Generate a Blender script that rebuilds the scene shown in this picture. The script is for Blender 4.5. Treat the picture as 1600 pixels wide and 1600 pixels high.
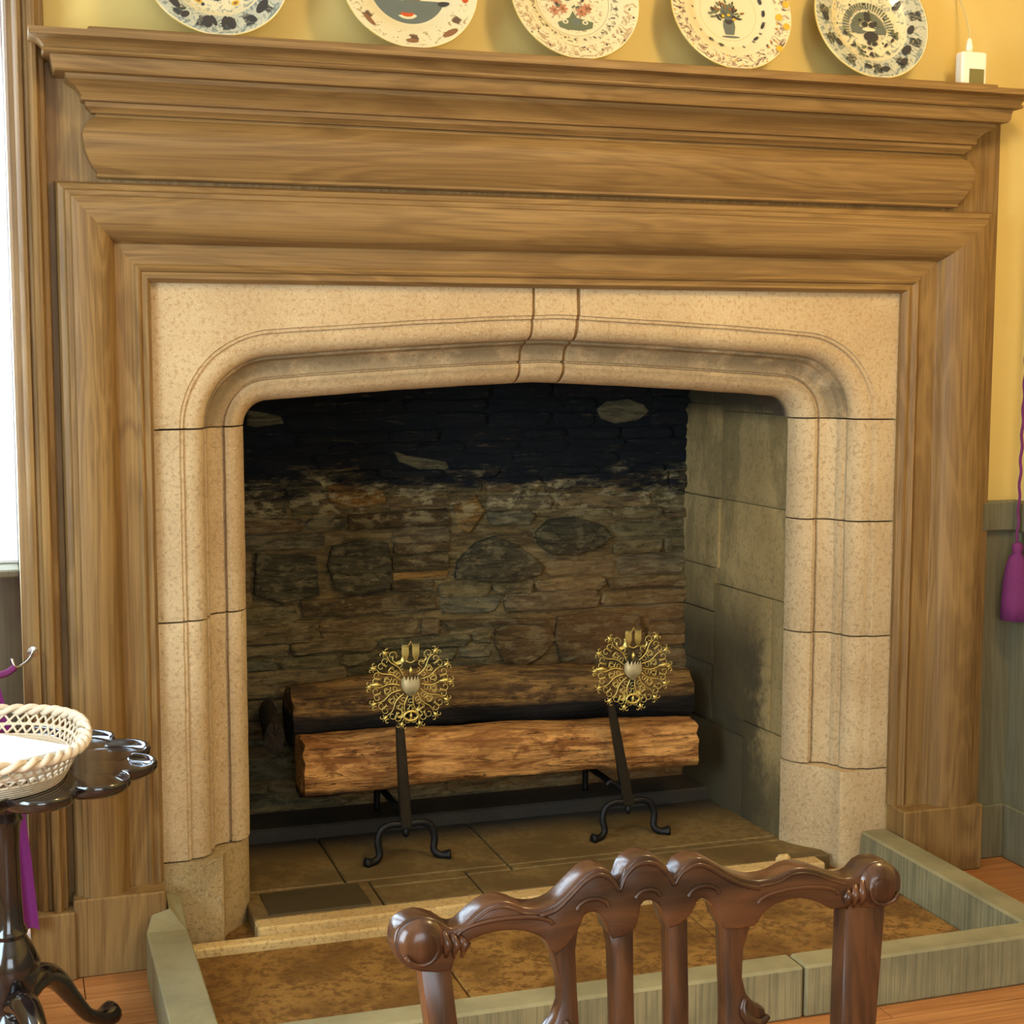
import bpy, bmesh, math, random
from mathutils import Vector, Matrix, noise
R = math.radians
random.seed(7)
scene = bpy.context.scene
for o in list(bpy.data.objects): bpy.data.objects.remove(o)
COL = scene.collection

# ------------------------------------------------------------------ camera, sky, light, exposure
cam_data = bpy.data.cameras.new('camera'); cam = bpy.data.objects.new('camera', cam_data); COL.objects.link(cam)
cam_data.sensor_fit = 'HORIZONTAL'; cam_data.sensor_width = 36.0
cam_data.lens = 2405.32 / 1600 * 36.0
cam_data.clip_start = 0.05; cam_data.clip_end = 60
_r = Vector((0.94933262, -0.31426886, 0.00162988)); _u = Vector((0.03169612, 0.10090373, 0.99439117)); _f = Vector((0.31267064, 0.94395631, -0.1057523))
m3 = Matrix((_r, _u, -_f)).transposed()
cam.matrix_world = Matrix.Translation((0, -3.7316, 1.48)) @ m3.to_4x4()
scene.camera = cam

world = bpy.data.worlds.new('sky'); scene.world = world; world.use_nodes = True
wn = world.node_tree; wn.nodes['Background'].inputs[0].default_value = (0.80, 0.92, 1.0, 1); wn.nodes['Background'].inputs[1].default_value = 4.0

def area(name, loc, direction, sx, sy, power, color):
    l = bpy.data.lights.new(name, 'AREA'); l.shape = 'RECTANGLE'; l.size = sx; l.size_y = sy; l.energy = power; l.color = color
    o = bpy.data.objects.new(name, l); COL.objects.link(o); o.location = loc
    o.rotation_euler = Vector(direction).to_track_quat('-Z', 'Y').to_euler(); return o
def lamp(name, loc, radius, power, color):
    l = bpy.data.lights.new(name, 'POINT'); l.shadow_soft_size = radius; l.energy = power; l.color = color
    o = bpy.data.objects.new(name, l); COL.objects.link(o); o.location = loc; return o
area('daylight_left_window', (-1.62, -2.3, 1.65), (1, 0.0, -0.10), 1.3, 1.5, 92, (0.62, 0.84, 1.0))
area('daylight_rear_window', (0.3, -5.45, 1.7), (0, 1, -0.10), 1.8, 1.6, 32, (0.78, 0.89, 1.0))
area('daylight_alcove_window', (-0.50, 0.40, 1.75), (0.15, -1, -0.3), 0.9, 1.5, 44, (0.62, 0.82, 1.0))
lamp('ceiling_lamp_light', (1.95, -1.65, 2.78), 0.15, 56, (1.0, 0.75, 0.38))

vs = scene.view_settings
vs.view_transform = 'Standard'; vs.look = 'None'; vs.gamma = 1.0; vs.exposure = 0.06; vs.use_curve_mapping = False

# ------------------------------------------------------------------ material helpers
def lin(c):
    c = c / 255.0
    return c / 12.92 if c <= 0.04045 else ((c + 0.055) / 1.055) ** 2.4
def rgb(r, g, b): return (lin(r), lin(g), lin(b), 1)

class Mat:
    def __init__(s, name, rough=0.6, spec=0.4, metal=0.0):
        s.m = bpy.data.materials.new(name); s.m.use_nodes = True; s.t = s.m.node_tree
        s.b = s.t.nodes['Principled BSDF']
        s.b.inputs['Roughness'].default_value = rough; s.b.inputs['Specular IOR Level'].default_value = spec; s.b.inputs['Metallic'].default_value = metal
        s.co = s.t.nodes.new('ShaderNodeNewGeometry').outputs['Position']
    def n(s, typ, **kw):
        nd = s.t.nodes.new(typ)
        for k, v in kw.items():
            if hasattr(nd, k): setattr(nd, k, v)
            else: nd.inputs[k].default_value = v
        return nd
    def L(s, a, b): s.t.links.new(a, b)
    def obj_coords(s): s.co = s.n('ShaderNodeTexCoord').outputs['Object']; return s.co
    def mapped(s, scale=(1, 1, 1), loc=(0, 0, 0), rot=(0, 0, 0)):
        mp = s.n('ShaderNodeMapping'); mp.inputs['Scale'].default_value = scale; mp.inputs['Location'].default_value = loc; mp.inputs['Rotation'].default_value = rot
        s.L(s.co, mp.inputs[0]); return mp.outputs[0]
    def noise(s, scale, vec=None, detail=4, rough=0.55, dist=0.0):
        nd = s.n('ShaderNodeTexNoise'); nd.inputs['Scale'].default_value = scale; nd.inputs['Detail'].default_value = detail
        nd.inputs['Roughness'].default_value = rough; nd.inputs['Distortion'].default_value = dist
        s.L(vec if vec is not None else s.co, nd.inputs['Vector']); return nd.outputs['Fac']
    def ramp(s, fac, stops, interp='LINEAR'):
        nd = s.n('ShaderNodeValToRGB'); cr = nd.color_ramp; cr.interpolation = interp
        while len(cr.elements) < len(stops): cr.elements.new(0.5)
        for e, (p, c) in zip(cr.elements, stops):
            e.position = p; e.color = c if len(c) == 4 else (*c, 1)
        s.L(fac, nd.inputs[0]); return nd.outputs[0]
    def f(s, fac, a, b):      # smooth 0..1 from a to b
        nd = s.n('ShaderNodeMapRange'); nd.interpolation_type = 'SMOOTHSTEP'
        nd.inputs[1].default_value = a; nd.inputs[2].default_value = b; s.L(fac, nd.inputs[0]); return nd.outputs[0]
    def mix(s, fac, a, b, mode='MIX'):
        nd = s.n('ShaderNodeMixRGB'); nd.blend_type = mode
        for i, v in ((0, fac), (1, a), (2, b)):
            if isinstance(v, (int, float)): nd.inputs[i].default_value = v
            elif isinstance(v, tuple): nd.inputs[i].default_value = v
            else: s.L(v, nd.inputs[i])
        return nd.outputs[0]
    def math(s, op, a, b=0.0, c=0.0):
        nd = s.n('ShaderNodeMath', operation=op)
        for i, v in enumerate((a, b, c)):
            if isinstance(v, (int, float)): nd.inputs[i].default_value = v
            else: s.L(v, nd.inputs[i])
        return nd.outputs[0]
    def sep(s):
        nd = s.n('ShaderNodeSeparateXYZ'); s.L(s.co, nd.inputs[0]); return nd.outputs
    def col(s, v):
        if isinstance(v, tuple): s.b.inputs['Base Color'].default_value = v
        else: s.L(v, s.b.inputs['Base Color'])
        return s
    def bump(s, h, strength=0.3, dist=0.005):
        nd = s.n('ShaderNodeBump'); nd.inputs['Strength'].default_value = strength; nd.inputs['Distance'].default_value = dist
        s.L(h, nd.inputs['Height']); s.L(nd.outputs[0], s.b.inputs['Normal']); return s
    def randomv(s): return s.n('ShaderNodeObjectInfo').outputs['Random']

def plain(name, c, rough=0.6, spec=0.4, metal=0.0, var=0.12, scale=30):
    M = Mat(name, rough, spec, metal)
    k = tuple(x * (1 - var) for x in c[:3]) + (1,)
    M.col(M.mix(M.noise(scale), k, c)); return M.m

def oak(name, axis, light=(158, 124, 74), dark=(108, 79, 44), rough=0.5):
    M = Mat(name, rough, 0.3)
    sc = {'x': (0.9, 9, 9), 'z': (9, 9, 0.9), 'y': (9, 0.9, 9)}[axis]
    v = M.mapped(sc)
    big = M.noise(1.1, v, 3, 0.5, 1.2)
    w = M.math('MULTIPLY', big, 44.0); w = M.math('SINE', w); w = M.math('MULTIPLY_ADD', w, 0.5, 0.5)
    sc2 = {'x': (1.5, 140, 140), 'z': (140, 140, 1.5), 'y': (140, 1.5, 140)}[axis]
    fine = M.noise(1.6, M.mapped(sc2), 5, 0.65)
    fac = M.math('ADD', M.math('MULTIPLY', w, 0.20), M.math('MULTIPLY', fine, 0.78))
    c = M.ramp(fac, [(0.24, rgb(*dark)), (0.74, rgb(*light))])
    tone = M.noise(1.3, None, 2)
    c = M.mix(M.math('MULTIPLY', M.f(tone, 0.35, 0.7), 0.35), c, rgb(int(dark[0] * .95), int(dark[1] * .95), int(dark[2] * .95)))
    M.col(c); M.bump(fac, 0.10, 0.002); return M.m

def stone_mat(name, light, dark, stain, scale=1.0, bumpk=0.35, soot=None):
    M = Mat(name, 0.85, 0.2)
    a = M.noise(3.0 * scale, None, 5, 0.6); b = M.noise(90 * scale, None, 6, 0.7); g = M.noise(240 * scale, None, 3, 0.7)
    c = M.mix(M.f(a, 0.3, 0.72), rgb(*dark), rgb(*light))
    c = M.mix(M.math('MULTIPLY', M.f(b, 0.50, 0.62), 0.55), c, rgb(*stain))
    c = M.mix(M.math('MULTIPLY', M.f(g, 0.54, 0.66), 0.55), c, rgb(226, 208, 170))
    rv = M.randomv()
    c = M.mix(M.math('MULTIPLY', rv, 0.18), c, rgb(*stain))
    M.col(c)
    h = M.math('ADD', M.math('MULTIPLY', b, 0.7), M.math('MULTIPLY', g, 0.5)); M.bump(h, bumpk, 0.006); return M.m

OAK_X = oak('oak_grain_horizontal', 'x'); OAK_Z = oak('oak_grain_vertical', 'z')
GRANITE = stone_mat('pale_golden_granite', (206, 182, 142), (184, 156, 116), (144, 118, 84))

def soffit_stain_hollow_shade():
    M = Mat('pale_granite_smoke_stained_shaded', 0.85, 0.2)
    a = M.noise(3.0, None, 5, 0.6); b = M.noise(90, None, 6, 0.7); g = M.noise(240, None, 3, 0.7)
    c = M.mix(M.f(a, 0.3, 0.72), rgb(184, 156, 116), rgb(206, 182, 142))
    c = M.mix(M.math('MULTIPLY', M.f(b, 0.50, 0.62), 0.55), c, rgb(160, 122, 78))
    c = M.mix(M.math('MULTIPLY', M.f(g, 0.54, 0.66), 0.55), c, rgb(226, 208, 170))
    # shadow in the hollow of the arch moulding, painted as a greyer colour
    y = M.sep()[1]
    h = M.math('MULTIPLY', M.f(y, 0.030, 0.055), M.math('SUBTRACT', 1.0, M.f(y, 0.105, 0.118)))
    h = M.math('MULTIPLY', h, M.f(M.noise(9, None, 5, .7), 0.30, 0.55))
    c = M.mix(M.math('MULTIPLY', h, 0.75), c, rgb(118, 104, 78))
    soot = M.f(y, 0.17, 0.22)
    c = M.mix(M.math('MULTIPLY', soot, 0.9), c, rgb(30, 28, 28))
    M.col(c); M.bump(M.math('ADD', M.math('MULTIPLY', b, 0.7), M.math('MULTIPLY', g, 0.5)), 0.35, 0.006); return M.m
ARCHSTONE = soffit_stain_hollow_shade()
BASESTONE = stone_mat('damp_stained_granite', (196, 168, 120), (150, 126, 84), (110, 96, 66))

def rubble_mat(name, mortar=False, tint=None):
    M = Mat(name, 0.9, 0.2)
    z = M.sep()[2]; x = M.sep()[0]
    st = M.mapped((4.5, 4.5, 26))
    a = M.noise(2.2, st, 8, 0.75, 0.8); b = M.noise(55, None, 5, 0.7); big = M.noise(3.1, None, 4, 0.6)
    rv = M.randomv()
    if tint: base = M.mix(M.f(a, .38, .62), rgb(*[int(t * .62) for t in tint]), rgb(*tint))
    elif mortar:
        base = M.mix(M.f(a, 0.35, 0.65), rgb(84, 72, 48), rgb(146, 124, 80))
    else:
        base = M.ramp(rv, [(0.0, rgb(98, 90, 64)), (0.25, rgb(122, 110, 74)), (0.5, rgb(140, 112, 74)), (0.75, rgb(116, 112, 88)), (1.0, rgb(158, 128, 82))])
        base = M.mix(M.math('MULTIPLY', M.f(a, 0.46, 0.60), 0.62), base, rgb(54, 50, 38)); base = M.mix(M.math('MULTIPLY', M.math('SUBTRACT', 1.0, M.f(a, 0.36, 0.46)), 0.55), base, rgb(160, 138, 90))
    # warm iron staining towards the lower right
    warm = M.math('MULTIPLY', M.f(x, 1.2, 2.0), M.math('SUBTRACT', 1.0, M.f(z, 0.55, 0.95)))
    warm = M.math('MULTIPLY', warm, M.f(big, 0.35, 0.6))
    base = M.mix(M.math('MULTIPLY', warm, 0.6), base, rgb(158, 108, 56))
    # lime patches in a ragged band
    band = M.math('MULTIPLY', M.f(z, 0.93, 1.03), M.math('SUBTRACT', 1.0, M.f(z, 1.06, 1.16)))
    lime = M.math('MULTIPLY', M.f(M.noise(2.6, M.mapped((5, 5, 11)), 5, .7), 0.50, 0.60), M.math('MULTIPLY_ADD', band, 0.75, 0.22))
    base = M.mix(lime, base, rgb(194, 178, 132))
    spk = M.noise(30, M.mapped((1, 1, 2.6)), 6, .75)
    base = M.mix(M.math('MULTIPLY', M.f(spk, 0.56, 0.66), 0.55), base, rgb(168, 148, 104)); base = M.mix(M.math('MULTIPLY', M.math('SUBTRACT', 1.0, M.f(spk, 0.32, 0.44)), 0.6), base, rgb(40, 38, 30))
    # soot on the upper part of the fireback
    zz = M.math('ADD', z, M.math('MULTIPLY', M.math('SUBTRACT', M.noise(3.2, M.mapped((1.2, 1.2, 5)), 8, .75), 0.5), 0.55))
    sm = M.f(zz, 1.00, 1.10)
    streak = M.math('MULTIPLY', M.f(M.noise(2.8, M.mapped((4, 4, 24)), 7, .75), 0.57, 0.68), 0.42)
    sm = M.math('MULTIPLY', sm, M.math('SUBTRACT', 1.0, streak))
    if tint and name.startswith('pale'): sm = M.math('MULTIPLY', sm, 0.35)
    base = M.mix(M.math('MULTIPLY', sm, 0.97), base, rgb(22, 30, 38))
    M.col(base); M.bump(M.math('ADD', M.math('MULTIPLY', b, 0.8), M.math('MULTIPLY', a, 2.2)), 0.9, 0.014); return M.m
RUBBLE = rubble_mat('slate_rubble'); MORTAR = rubble_mat('lime_mortar', True)
R_DARK = rubble_mat('dark_rubble', tint=(90, 84, 62)); R_PALE = rubble_mat('pale_limewash', tint=(160, 152, 112)); R_OCHRE = rubble_mat('ochre_rubble', tint=(176, 134, 70))
R_BROWN = rubble_mat('brown_rubble', tint=(112, 92, 60))

def cheek_mat():
    M = Mat('smoked_ashlar', 0.88, 0.2)
    z = M.sep()[2]; y = M.sep()[1]
    a = M.noise(3.5, None, 5, .6); b = M.noise(70, None, 6, .7)
    c = M.mix(M.f(a, .3, .7), rgb(150, 128, 84), rgb(180, 156, 106))
    c = M.mix(M.math('MULTIPLY', M.f(b, .5, .65), .4), c, rgb(96, 82, 54))
    c = M.mix(M.math('MULTIPLY', M.randomv(), .18), c, rgb(96, 88, 64))
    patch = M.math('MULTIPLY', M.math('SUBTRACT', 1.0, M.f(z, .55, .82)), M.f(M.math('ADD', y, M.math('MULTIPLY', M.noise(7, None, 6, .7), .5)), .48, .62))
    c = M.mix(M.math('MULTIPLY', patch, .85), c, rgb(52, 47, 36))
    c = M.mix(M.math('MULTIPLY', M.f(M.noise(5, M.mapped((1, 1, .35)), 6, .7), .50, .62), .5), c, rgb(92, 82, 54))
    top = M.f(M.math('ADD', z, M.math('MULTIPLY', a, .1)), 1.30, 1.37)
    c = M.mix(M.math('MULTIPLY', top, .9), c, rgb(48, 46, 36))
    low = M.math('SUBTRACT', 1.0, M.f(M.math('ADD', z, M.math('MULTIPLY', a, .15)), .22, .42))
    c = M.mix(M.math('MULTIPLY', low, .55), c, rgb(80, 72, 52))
    M.col(c); M.bump(b, .5, .006); return M.m
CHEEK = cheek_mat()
SOOT = plain('black_soot', rgb(26, 28, 34), 0.95, 0.1, var=.4, scale=12)

def hearth_mat(name, c1, c2, c3, back=False):
    M = Mat(name, 0.6, 0.3)
    a = M.noise(5, None, 5, .6); b = M.noise(45, None, 5, .7)
    c = M.mix(M.f(a, .38, .62), rgb(*c1), rgb(*c2)); c = M.mix(M.math('MULTIPLY', M.f(b, .45, .60), .75), c, rgb(*c3))
    c = M.mix(M.math('MULTIPLY', M.randomv(), .25), c, rgb(*c1))
    if back:
        y = M.sep()[1]; rear_dark = M.f(M.math('ADD', y, M.math('MULTIPLY', a, .2)), .52, .72)  # slab colour turns dark grey towards the back of the hearth
        c = M.mix(M.math('MULTIPLY', rear_dark, .85), c, rgb(36, 38, 42))
    M.col(c); M.bump(b, .25, .003); return M.m
HEARTH_IN = hearth_mat('inner_hearth_slate', (96, 80, 48), (134, 112, 70), (104, 76, 44), True)
HEARTH_OUT = hearth_mat('outer_hearth_slate', (118, 84, 40), (160, 120, 62), (92, 60, 30))
SILLSTONE = stone_mat('sill_stone', (220, 190, 130), (190, 156, 100), (140, 104, 60), bumpk=.25)

def kerb_mat():
    M = Mat('green_grey_tooled_stone', 0.75, 0.3)
    v = M.mapped((150, 150, 4)); t = M.noise(1.0, v, 2); a = M.noise(6, None, 4)
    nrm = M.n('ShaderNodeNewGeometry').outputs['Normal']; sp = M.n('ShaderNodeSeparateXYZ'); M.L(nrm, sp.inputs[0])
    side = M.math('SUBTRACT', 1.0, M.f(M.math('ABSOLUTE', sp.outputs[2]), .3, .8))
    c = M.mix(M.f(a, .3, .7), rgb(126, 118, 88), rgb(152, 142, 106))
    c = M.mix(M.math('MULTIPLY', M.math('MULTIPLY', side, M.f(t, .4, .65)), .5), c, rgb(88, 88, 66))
    M.col(c); M.bump(M.math('ADD', M.math('MULTIPLY', M.math('MULTIPLY', t, side), .8), M.noise(80)), .3, .003); return M.m
KERB = kerb_mat()

def plaster():
    M = Mat('cream_yellow_plaster', 0.8, 0.2)
    M.col(M.mix(M.noise(2.5, None, 3), rgb(208, 180, 108), rgb(218, 192, 120))); M.bump(M.noise(160, None, 4), .08, .002); return M.m
PLASTER = plaster()
PLASTER_W = plain('white_ceiling_paint', rgb(232, 226, 210), .9, .1)
WAINSCOT = oak('grey_green_panelling', 'z', (128, 122, 96), (98, 92, 70), .5)

def floor_mat():
    M = Mat('warm_pine_boards', 0.38, 0.4)
    g = M.noise(1.4, M.mapped((2, 60, 1)), 5, .65); a = M.noise(2, M.mapped((1, 5, 1)), 3)
    c = M.mix(M.f(g, .3, .7), rgb(150, 96, 50), rgb(190, 132, 78)); c = M.mix(M.math('MULTIPLY', M.randomv(), .35), c, rgb(166, 98, 50))
    M.col(c); M.bump(g, .1, .002); return M.m
FLOOR = floor_mat()

def mahogany(name, sc):
    M = Mat(name, 0.24, 0.35)
    g = M.noise(2.0, M.mapped(sc), 4, .55, .5)
    M.col(M.mix(M.f(g, .3, .72), rgb(54, 33, 22), rgb(98, 60, 36)))
    M.b.inputs['Coat Weight'].default_value = .12; M.b.inputs['Coat Roughness'].default_value = .12; return M.m
MAHOG = mahogany('dark_mahogany', (26, 8, 3)); MAHOG_X = mahogany('dark_mahogany_crest', (3, 8, 18))
def table_wood():
    M = Mat('near_black_polished_wood', 0.16, 0.5)
    g = M.noise(2.0, M.mapped((4, 30, 4)), 5, .6, .5)
    M.col(M.mix(M.f(g, .3, .72), rgb(20, 16, 17), rgb(42, 32, 30)))
    M.b.inputs['Coat Weight'].default_value = .6; M.b.inputs['Coat Roughness'].default_value = .08; return M.m
TABLEW = table_wood()
IRON = plain('black_wrought_iron', rgb(34, 34, 36), .5, .5, .6, var=.4, scale=60)
IRON_BAR = plain('worn_iron_upright', rgb(74, 68, 58), .38, .5, .8, var=.5, scale=40)
BRASS = plain('polished_brass', rgb(240, 218, 130), .42, .5, .85, var=.25, scale=60)
BRASS_P = plain('pale_polished_brass', rgb(238, 228, 180), .35, .5, .55, var=.2, scale=90)

def log_mat(name, light, dark, char, charlow=False):
    M = Mat(name, .8, .2); M.obj_coords()
    g = M.noise(1.6, M.mapped((3.2, 22, 22)), 6, .7, .6); p = M.noise(9, M.mapped((1, 1.6, 1.6)), 5, .65)
    crack = M.noise(1.2, M.mapped((2.0, 26, 26)), 4, .6, 1.0)
    c = M.mix(M.f(g, .35, .65), rgb(*dark), rgb(*light)); c = M.mix(M.f(p, .50, .66), c, rgb(*dark))
    c = M.mix(M.math('MULTIPLY', M.math('SUBTRACT', 1.0, M.f(M.math('ABSOLUTE', M.math('SUBTRACT', crack, .5)), .0, .018)), .85), c, rgb(40, 24, 14))
    z = M.sep()[2]
    if charlow: cf = M.math('SUBTRACT', 1.0, M.f(M.math('ADD', z, M.math('MULTIPLY', M.math('SUBTRACT', p, .5), .05)), char[0], char[1]))
    else: cf = 0.0
    if charlow: c = M.mix(M.math('MULTIPLY', cf, .95), c, rgb(22, 22, 24))
    M.col(c); M.bump(M.math('ADD', g, M.math('MULTIPLY', crack, .6)), .8, .012); return M.m
LOG_A = log_mat('split_oak_log', (214, 158, 92), (126, 80, 40), (-.078, -.052), True)
LOG_B = log_mat('barky_charred_log', (150, 116, 66), (70, 52, 32), (.006, .030), True)
LOG_C = log_mat('charred_end', (52, 44, 36), (30, 28, 26), (-.9, -.8), True)

PURPLE = plain('purple_cord', rgb(122, 52, 104), .85, .2, var=.35, scale=150)
PURPLE_C = plain('purple_curtain_cloth', rgb(132, 48, 112), .85, .2, var=.2, scale=60)
CANE = plain('bleached_cane', rgb(226, 206, 178), .55, .4, var=.2, scale=60)
PAPER = plain('white_paper', rgb(238, 240, 240), .7, .3, var=.04, scale=6)
WHITEP = plain('white_plastic', rgb(240, 232, 214), .45, .4, var=.03)
GREYP = plain('grey_green_lcd', rgb(120, 112, 66), .3, .5, var=.05)
STEEL = plain('bright_steel', rgb(200, 200, 205), .2, .5, 1.0)

# ------------------------------------------------------------------ mesh helpers
def link_mesh(name, me, parent=None, label=None):
    o = bpy.data.objects.new(name, me); COL.objects.link(o)
    if parent is not None:
        o.parent = parent; o.matrix_parent_inverse = parent.matrix_basis.inverted()
    if label: o['label'] = label
    return o
def mesh(name, verts, faces, mat, parent=None, smooth=False, label=None, bevel=0.0, seg=1, recalc=True, autosmooth=None):
    bm = bmesh.new(); vs_ = [bm.verts.new(v) for v in verts]
    for f in faces:
        try: bm.faces.new([vs_[i] for i in f])
        except ValueError: pass
    if recalc: bmesh.ops.recalc_face_normals(bm, faces=bm.faces)
    if bevel:
        bmesh.ops.bevel(bm, geom=[e for e in bm.edges if len(e.link_faces) == 2 and e.calc_face_angle(0) > 0.6], offset=bevel, segments=seg, affect='EDGES', profile=0.5)
    return bm_obj(name, bm, mat, parent, smooth, label, autosmooth)
def bm_obj(name, bm, mat, parent=None, smooth=False, label=None, autosmooth=None):
    if autosmooth is not None:
        for e in bm.edges: e.smooth = not (len(e.link_faces) == 2 and e.calc_face_angle(0) > autosmooth)
        smooth = True
    me = bpy.data.meshes.new(name); bm.to_mesh(me); bm.free()
    mats = mat if isinstance(mat, list) else [mat]
    for m_ in mats: me.materials.append(m_)
    if smooth:
        for p in me.polygons: p.use_smooth = True
    return link_mesh(name, me, parent, label)
def boxdata(x0, x1, y0, y1, z0, z1):
    v = [(x0, y0, z0), (x1, y0, z0), (x1, y1, z0), (x0, y1, z0), (x0, y0, z1), (x1, y0, z1), (x1, y1, z1), (x0, y1, z1)]
    f = [(0, 3, 2, 1), (4, 5, 6, 7), (0, 1, 5, 4), (1, 2, 6, 5), (2, 3, 7, 6), (3, 0, 4, 7)]
    return v, f
def box(name, x0, x1, y0, y1, z0, z1, mat, parent=None, bevel=0.0, label=None, seg=1):
    v, f = boxdata(x0, x1, y0, y1, z0, z1); return mesh(name, v, f, mat, parent, False, label, bevel, seg)
def boxes(name, lst, mat, parent=None, bevel=0.0, label=None):
    V = []; F = []
    for b in lst:
        v, f = boxdata(*b); n = len(V); V += v; F += [tuple(i + n for i in q) for q in f]
    return mesh(name, V, F, mat, parent, False, label, bevel)
def join(parts):
    V = []; F = []
    for v, f in parts:
        n = len(V); V += list(v); F += [tuple(i + n for i in q) for q in f]
    return V, F
def tube(pts, rad, seg=8, closed=False, flat=None):
    """polyline tube; rad number or list; flat=(w,h) factor pair for strip-like section"""
    pts = [Vector(p) for p in pts]; n = len(pts); V = []; F = []
    up = None
    for i, p in enumerate(pts):
        if closed: t = pts[(i + 1) % n] - pts[i - 1]
        else: t = pts[min(i + 1, n - 1)] - pts[max(i - 1, 0)]
        if t.length < 1e-9: t = Vector((0, 0, 1))
        t.normalize()
        if up is None:
            up = Vector((0, 1, 0)) if abs(t.y) < 0.9 else Vector((0, 0, 1))
        a = t.cross(up)
        if a.length < 1e-6: a = t.orthogonal()
        a.normalize(); b = a.cross(t); b.normalize(); up = b
        r = rad[i] if isinstance(rad, (list, tuple)) else rad
        fa, fb = flat if flat else (1, 1)
        for k in range(seg):
            an = 2 * math.pi * k / seg; V.append(p + a * (math.cos(an) * r * fa) + b * (math.sin(an) * r * fb))
    m = n if closed else n - 1
    for i in range(m):
        for k in range(seg):
            j = (i + 1) % n
            F.append((i * seg + k, i * seg + (k + 1) % seg, j * seg + (k + 1) % seg, j * seg + k))
    if not closed:
        F.append(tuple(range(seg))[::-1]); F.append(tuple((n - 1) * seg + k for k in range(seg)))
    return [tuple(v) for v in V], F
def lathe(prof, seg=24, center=(0, 0, 0)):
    V = []; F = []
    for r, z in prof:
        for k in range(seg):
            a = 2 * math.pi * k / seg; V.append((center[0] + r * math.cos(a), center[1] + r * math.sin(a), center[2] + z))
    for i in range(len(prof) - 1):
        for k in range(seg):
            F.append((i * seg + k, i * seg + (k + 1) % seg, (i + 1) * seg + (k + 1) % seg, (i + 1) * seg + k))
    F.append(tuple(range(seg))[::-1]); F.append(tuple((len(prof) - 1) * seg + k for k in range(seg)))
    return V, F
def smooth_curve(pts, n=8):
    out = []; P = [Vector(p) for p in pts]
    for i in range(len(P) - 1):
        p0 = P[max(i - 1, 0)]; p1 = P[i]; p2 = P[i + 1]; p3 = P[min(i + 2, len(P) - 1)]
        for k in range(n):
            t = k / n
            out.append(0.5 * ((2 * p1) + (-p0 + p2) * t + (2 * p0 - 5 * p1 + 4 * p2 - p3) * t * t + (-p0 + 3 * p1 - 3 * p2 + p3) * t ** 3))
    out.append(P[-1]); return out
def thing(name, label, cat, loc=(0, 0, 0), rotz=0.0, group=None, kind=None):
    o = bpy.data.objects.new(name, None); COL.objects.link(o); o.location = loc; o.rotation_euler = (0, 0, rotz); o.empty_display_size = .05
    if label: o['label'] = label
    if cat: o['category'] = cat
    if group: o['group'] = group
    if kind: o['kind'] = kind
    return o
def struct(o, label=None):
    o['kind'] = 'structure'
    if label: o['label'] = label
    return o
def tag(o, label, cat, group=None):
    o['label'] = label; o['category'] = cat
    if group: o['group'] = group
    return o

# ------------------------------------------------------------------ room shell
XR = 2.765; XL = -1.6; YB = -5.5; ZC = 2.95
struct(boxes('wall_back', [(0.03, 0.335, 0, .14, 0, ZC), (0.335, 2.365, 0, .14, 1.66, ZC), (2.365, XR + .1, 0, .14, 0, ZC), (-1.0, 0.03, 0, .14, 2.7, ZC), (XL - .1, -1.0, 0, .14, 0, ZC)], PLASTER), 'cream yellow plastered wall around the fireplace')
struct(box('wall_right', XR, XR + .1, YB, 0, 0, ZC, PLASTER), 'cream side wall meeting the fireplace wall at the right edge')
struct(boxes('wall_left', [(XL - .1, XL, YB, -3.0, 0, ZC), (XL - .1, XL, -1.6, 0, 0, ZC), (XL - .1, XL, -3.0, -1.6, 0, .85), (XL - .1, XL, -3.0, -1.6, 2.45, ZC)], PLASTER), 'cream side wall with a window opening, out of frame')
struct(boxes('wall_front', [(XL - .1, -.65, YB - .1, YB, 0, ZC), (1.25, XR + .1, YB - .1, YB, 0, ZC), (-.65, 1.25, YB - .1, YB, 0, .85), (-.65, 1.25, YB - .1, YB, 2.55, ZC)], PLASTER), 'cream wall behind the viewer')
struct(box('ceiling', XL - .1, XR + .1, YB - .1, .6, ZC, ZC + .1, PLASTER_W), 'plain pale ceiling')
fl = thing('floor', 'warm orange-brown wooden board floor', None, (0, 0, 0), kind='structure')
box('floor_base', XL - .1, XR + .1, YB - .1, .45, -.08, -.03, FLOOR, fl)
yy = YB; k = 0
while yy < 0.0:
    y1 = min(yy + .165, 0.0); cuts = [XL] + [XL + 1.1 + (k * 0.77) % 1.6, XL + 3.0 + (k * .53) % .9] + [XR]
    for a, b in zip(cuts[:-1], cuts[1:]):
        box('floorboard', a + .0012, b - .0012, yy + .0015, y1 - .0015, -.03, 0, FLOOR, fl)
    yy = y1; k += 1

# window alcove at the left edge of the picture
al = thing('window_1', 'bright white window in the alcove left of the fireplace', None, (-.5, .3, 0), kind='structure')
boxes('alcove_reveal', [(-1.1, -1.0, .14, .5, 0, 2.8), (.03, .12, .14, .5, 0, 2.8), (-1.0, .03, .14, .5, 2.7, 2.8)], PLASTER_W, al)
box('window_apron', -1.0, .03, .27, .33, 0, .915, WAINSCOT, al, label='grey-green panel below the window')
box('window_sill', -1.0, .03, .22, .38, .915, .935, WAINSCOT, al, .004)
FRAMEP = plain('white_window_paint', rgb(236, 238, 238), .5)
boxes('window_frame', [(-1.0, -.95, .34, .38, .935, 2.7), (.024, .03, .34, .38, .935, 2.7), (-.52, -.48, .34, .38, .935, 2.7), (-1.0, .03, .34, .38, .935, .947), (-1.0, .03, .34, .38, 2.65, 2.7), (-1.0, .03, .345, .375, 1.78, 1.82)], FRAMEP, al, .003)
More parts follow.
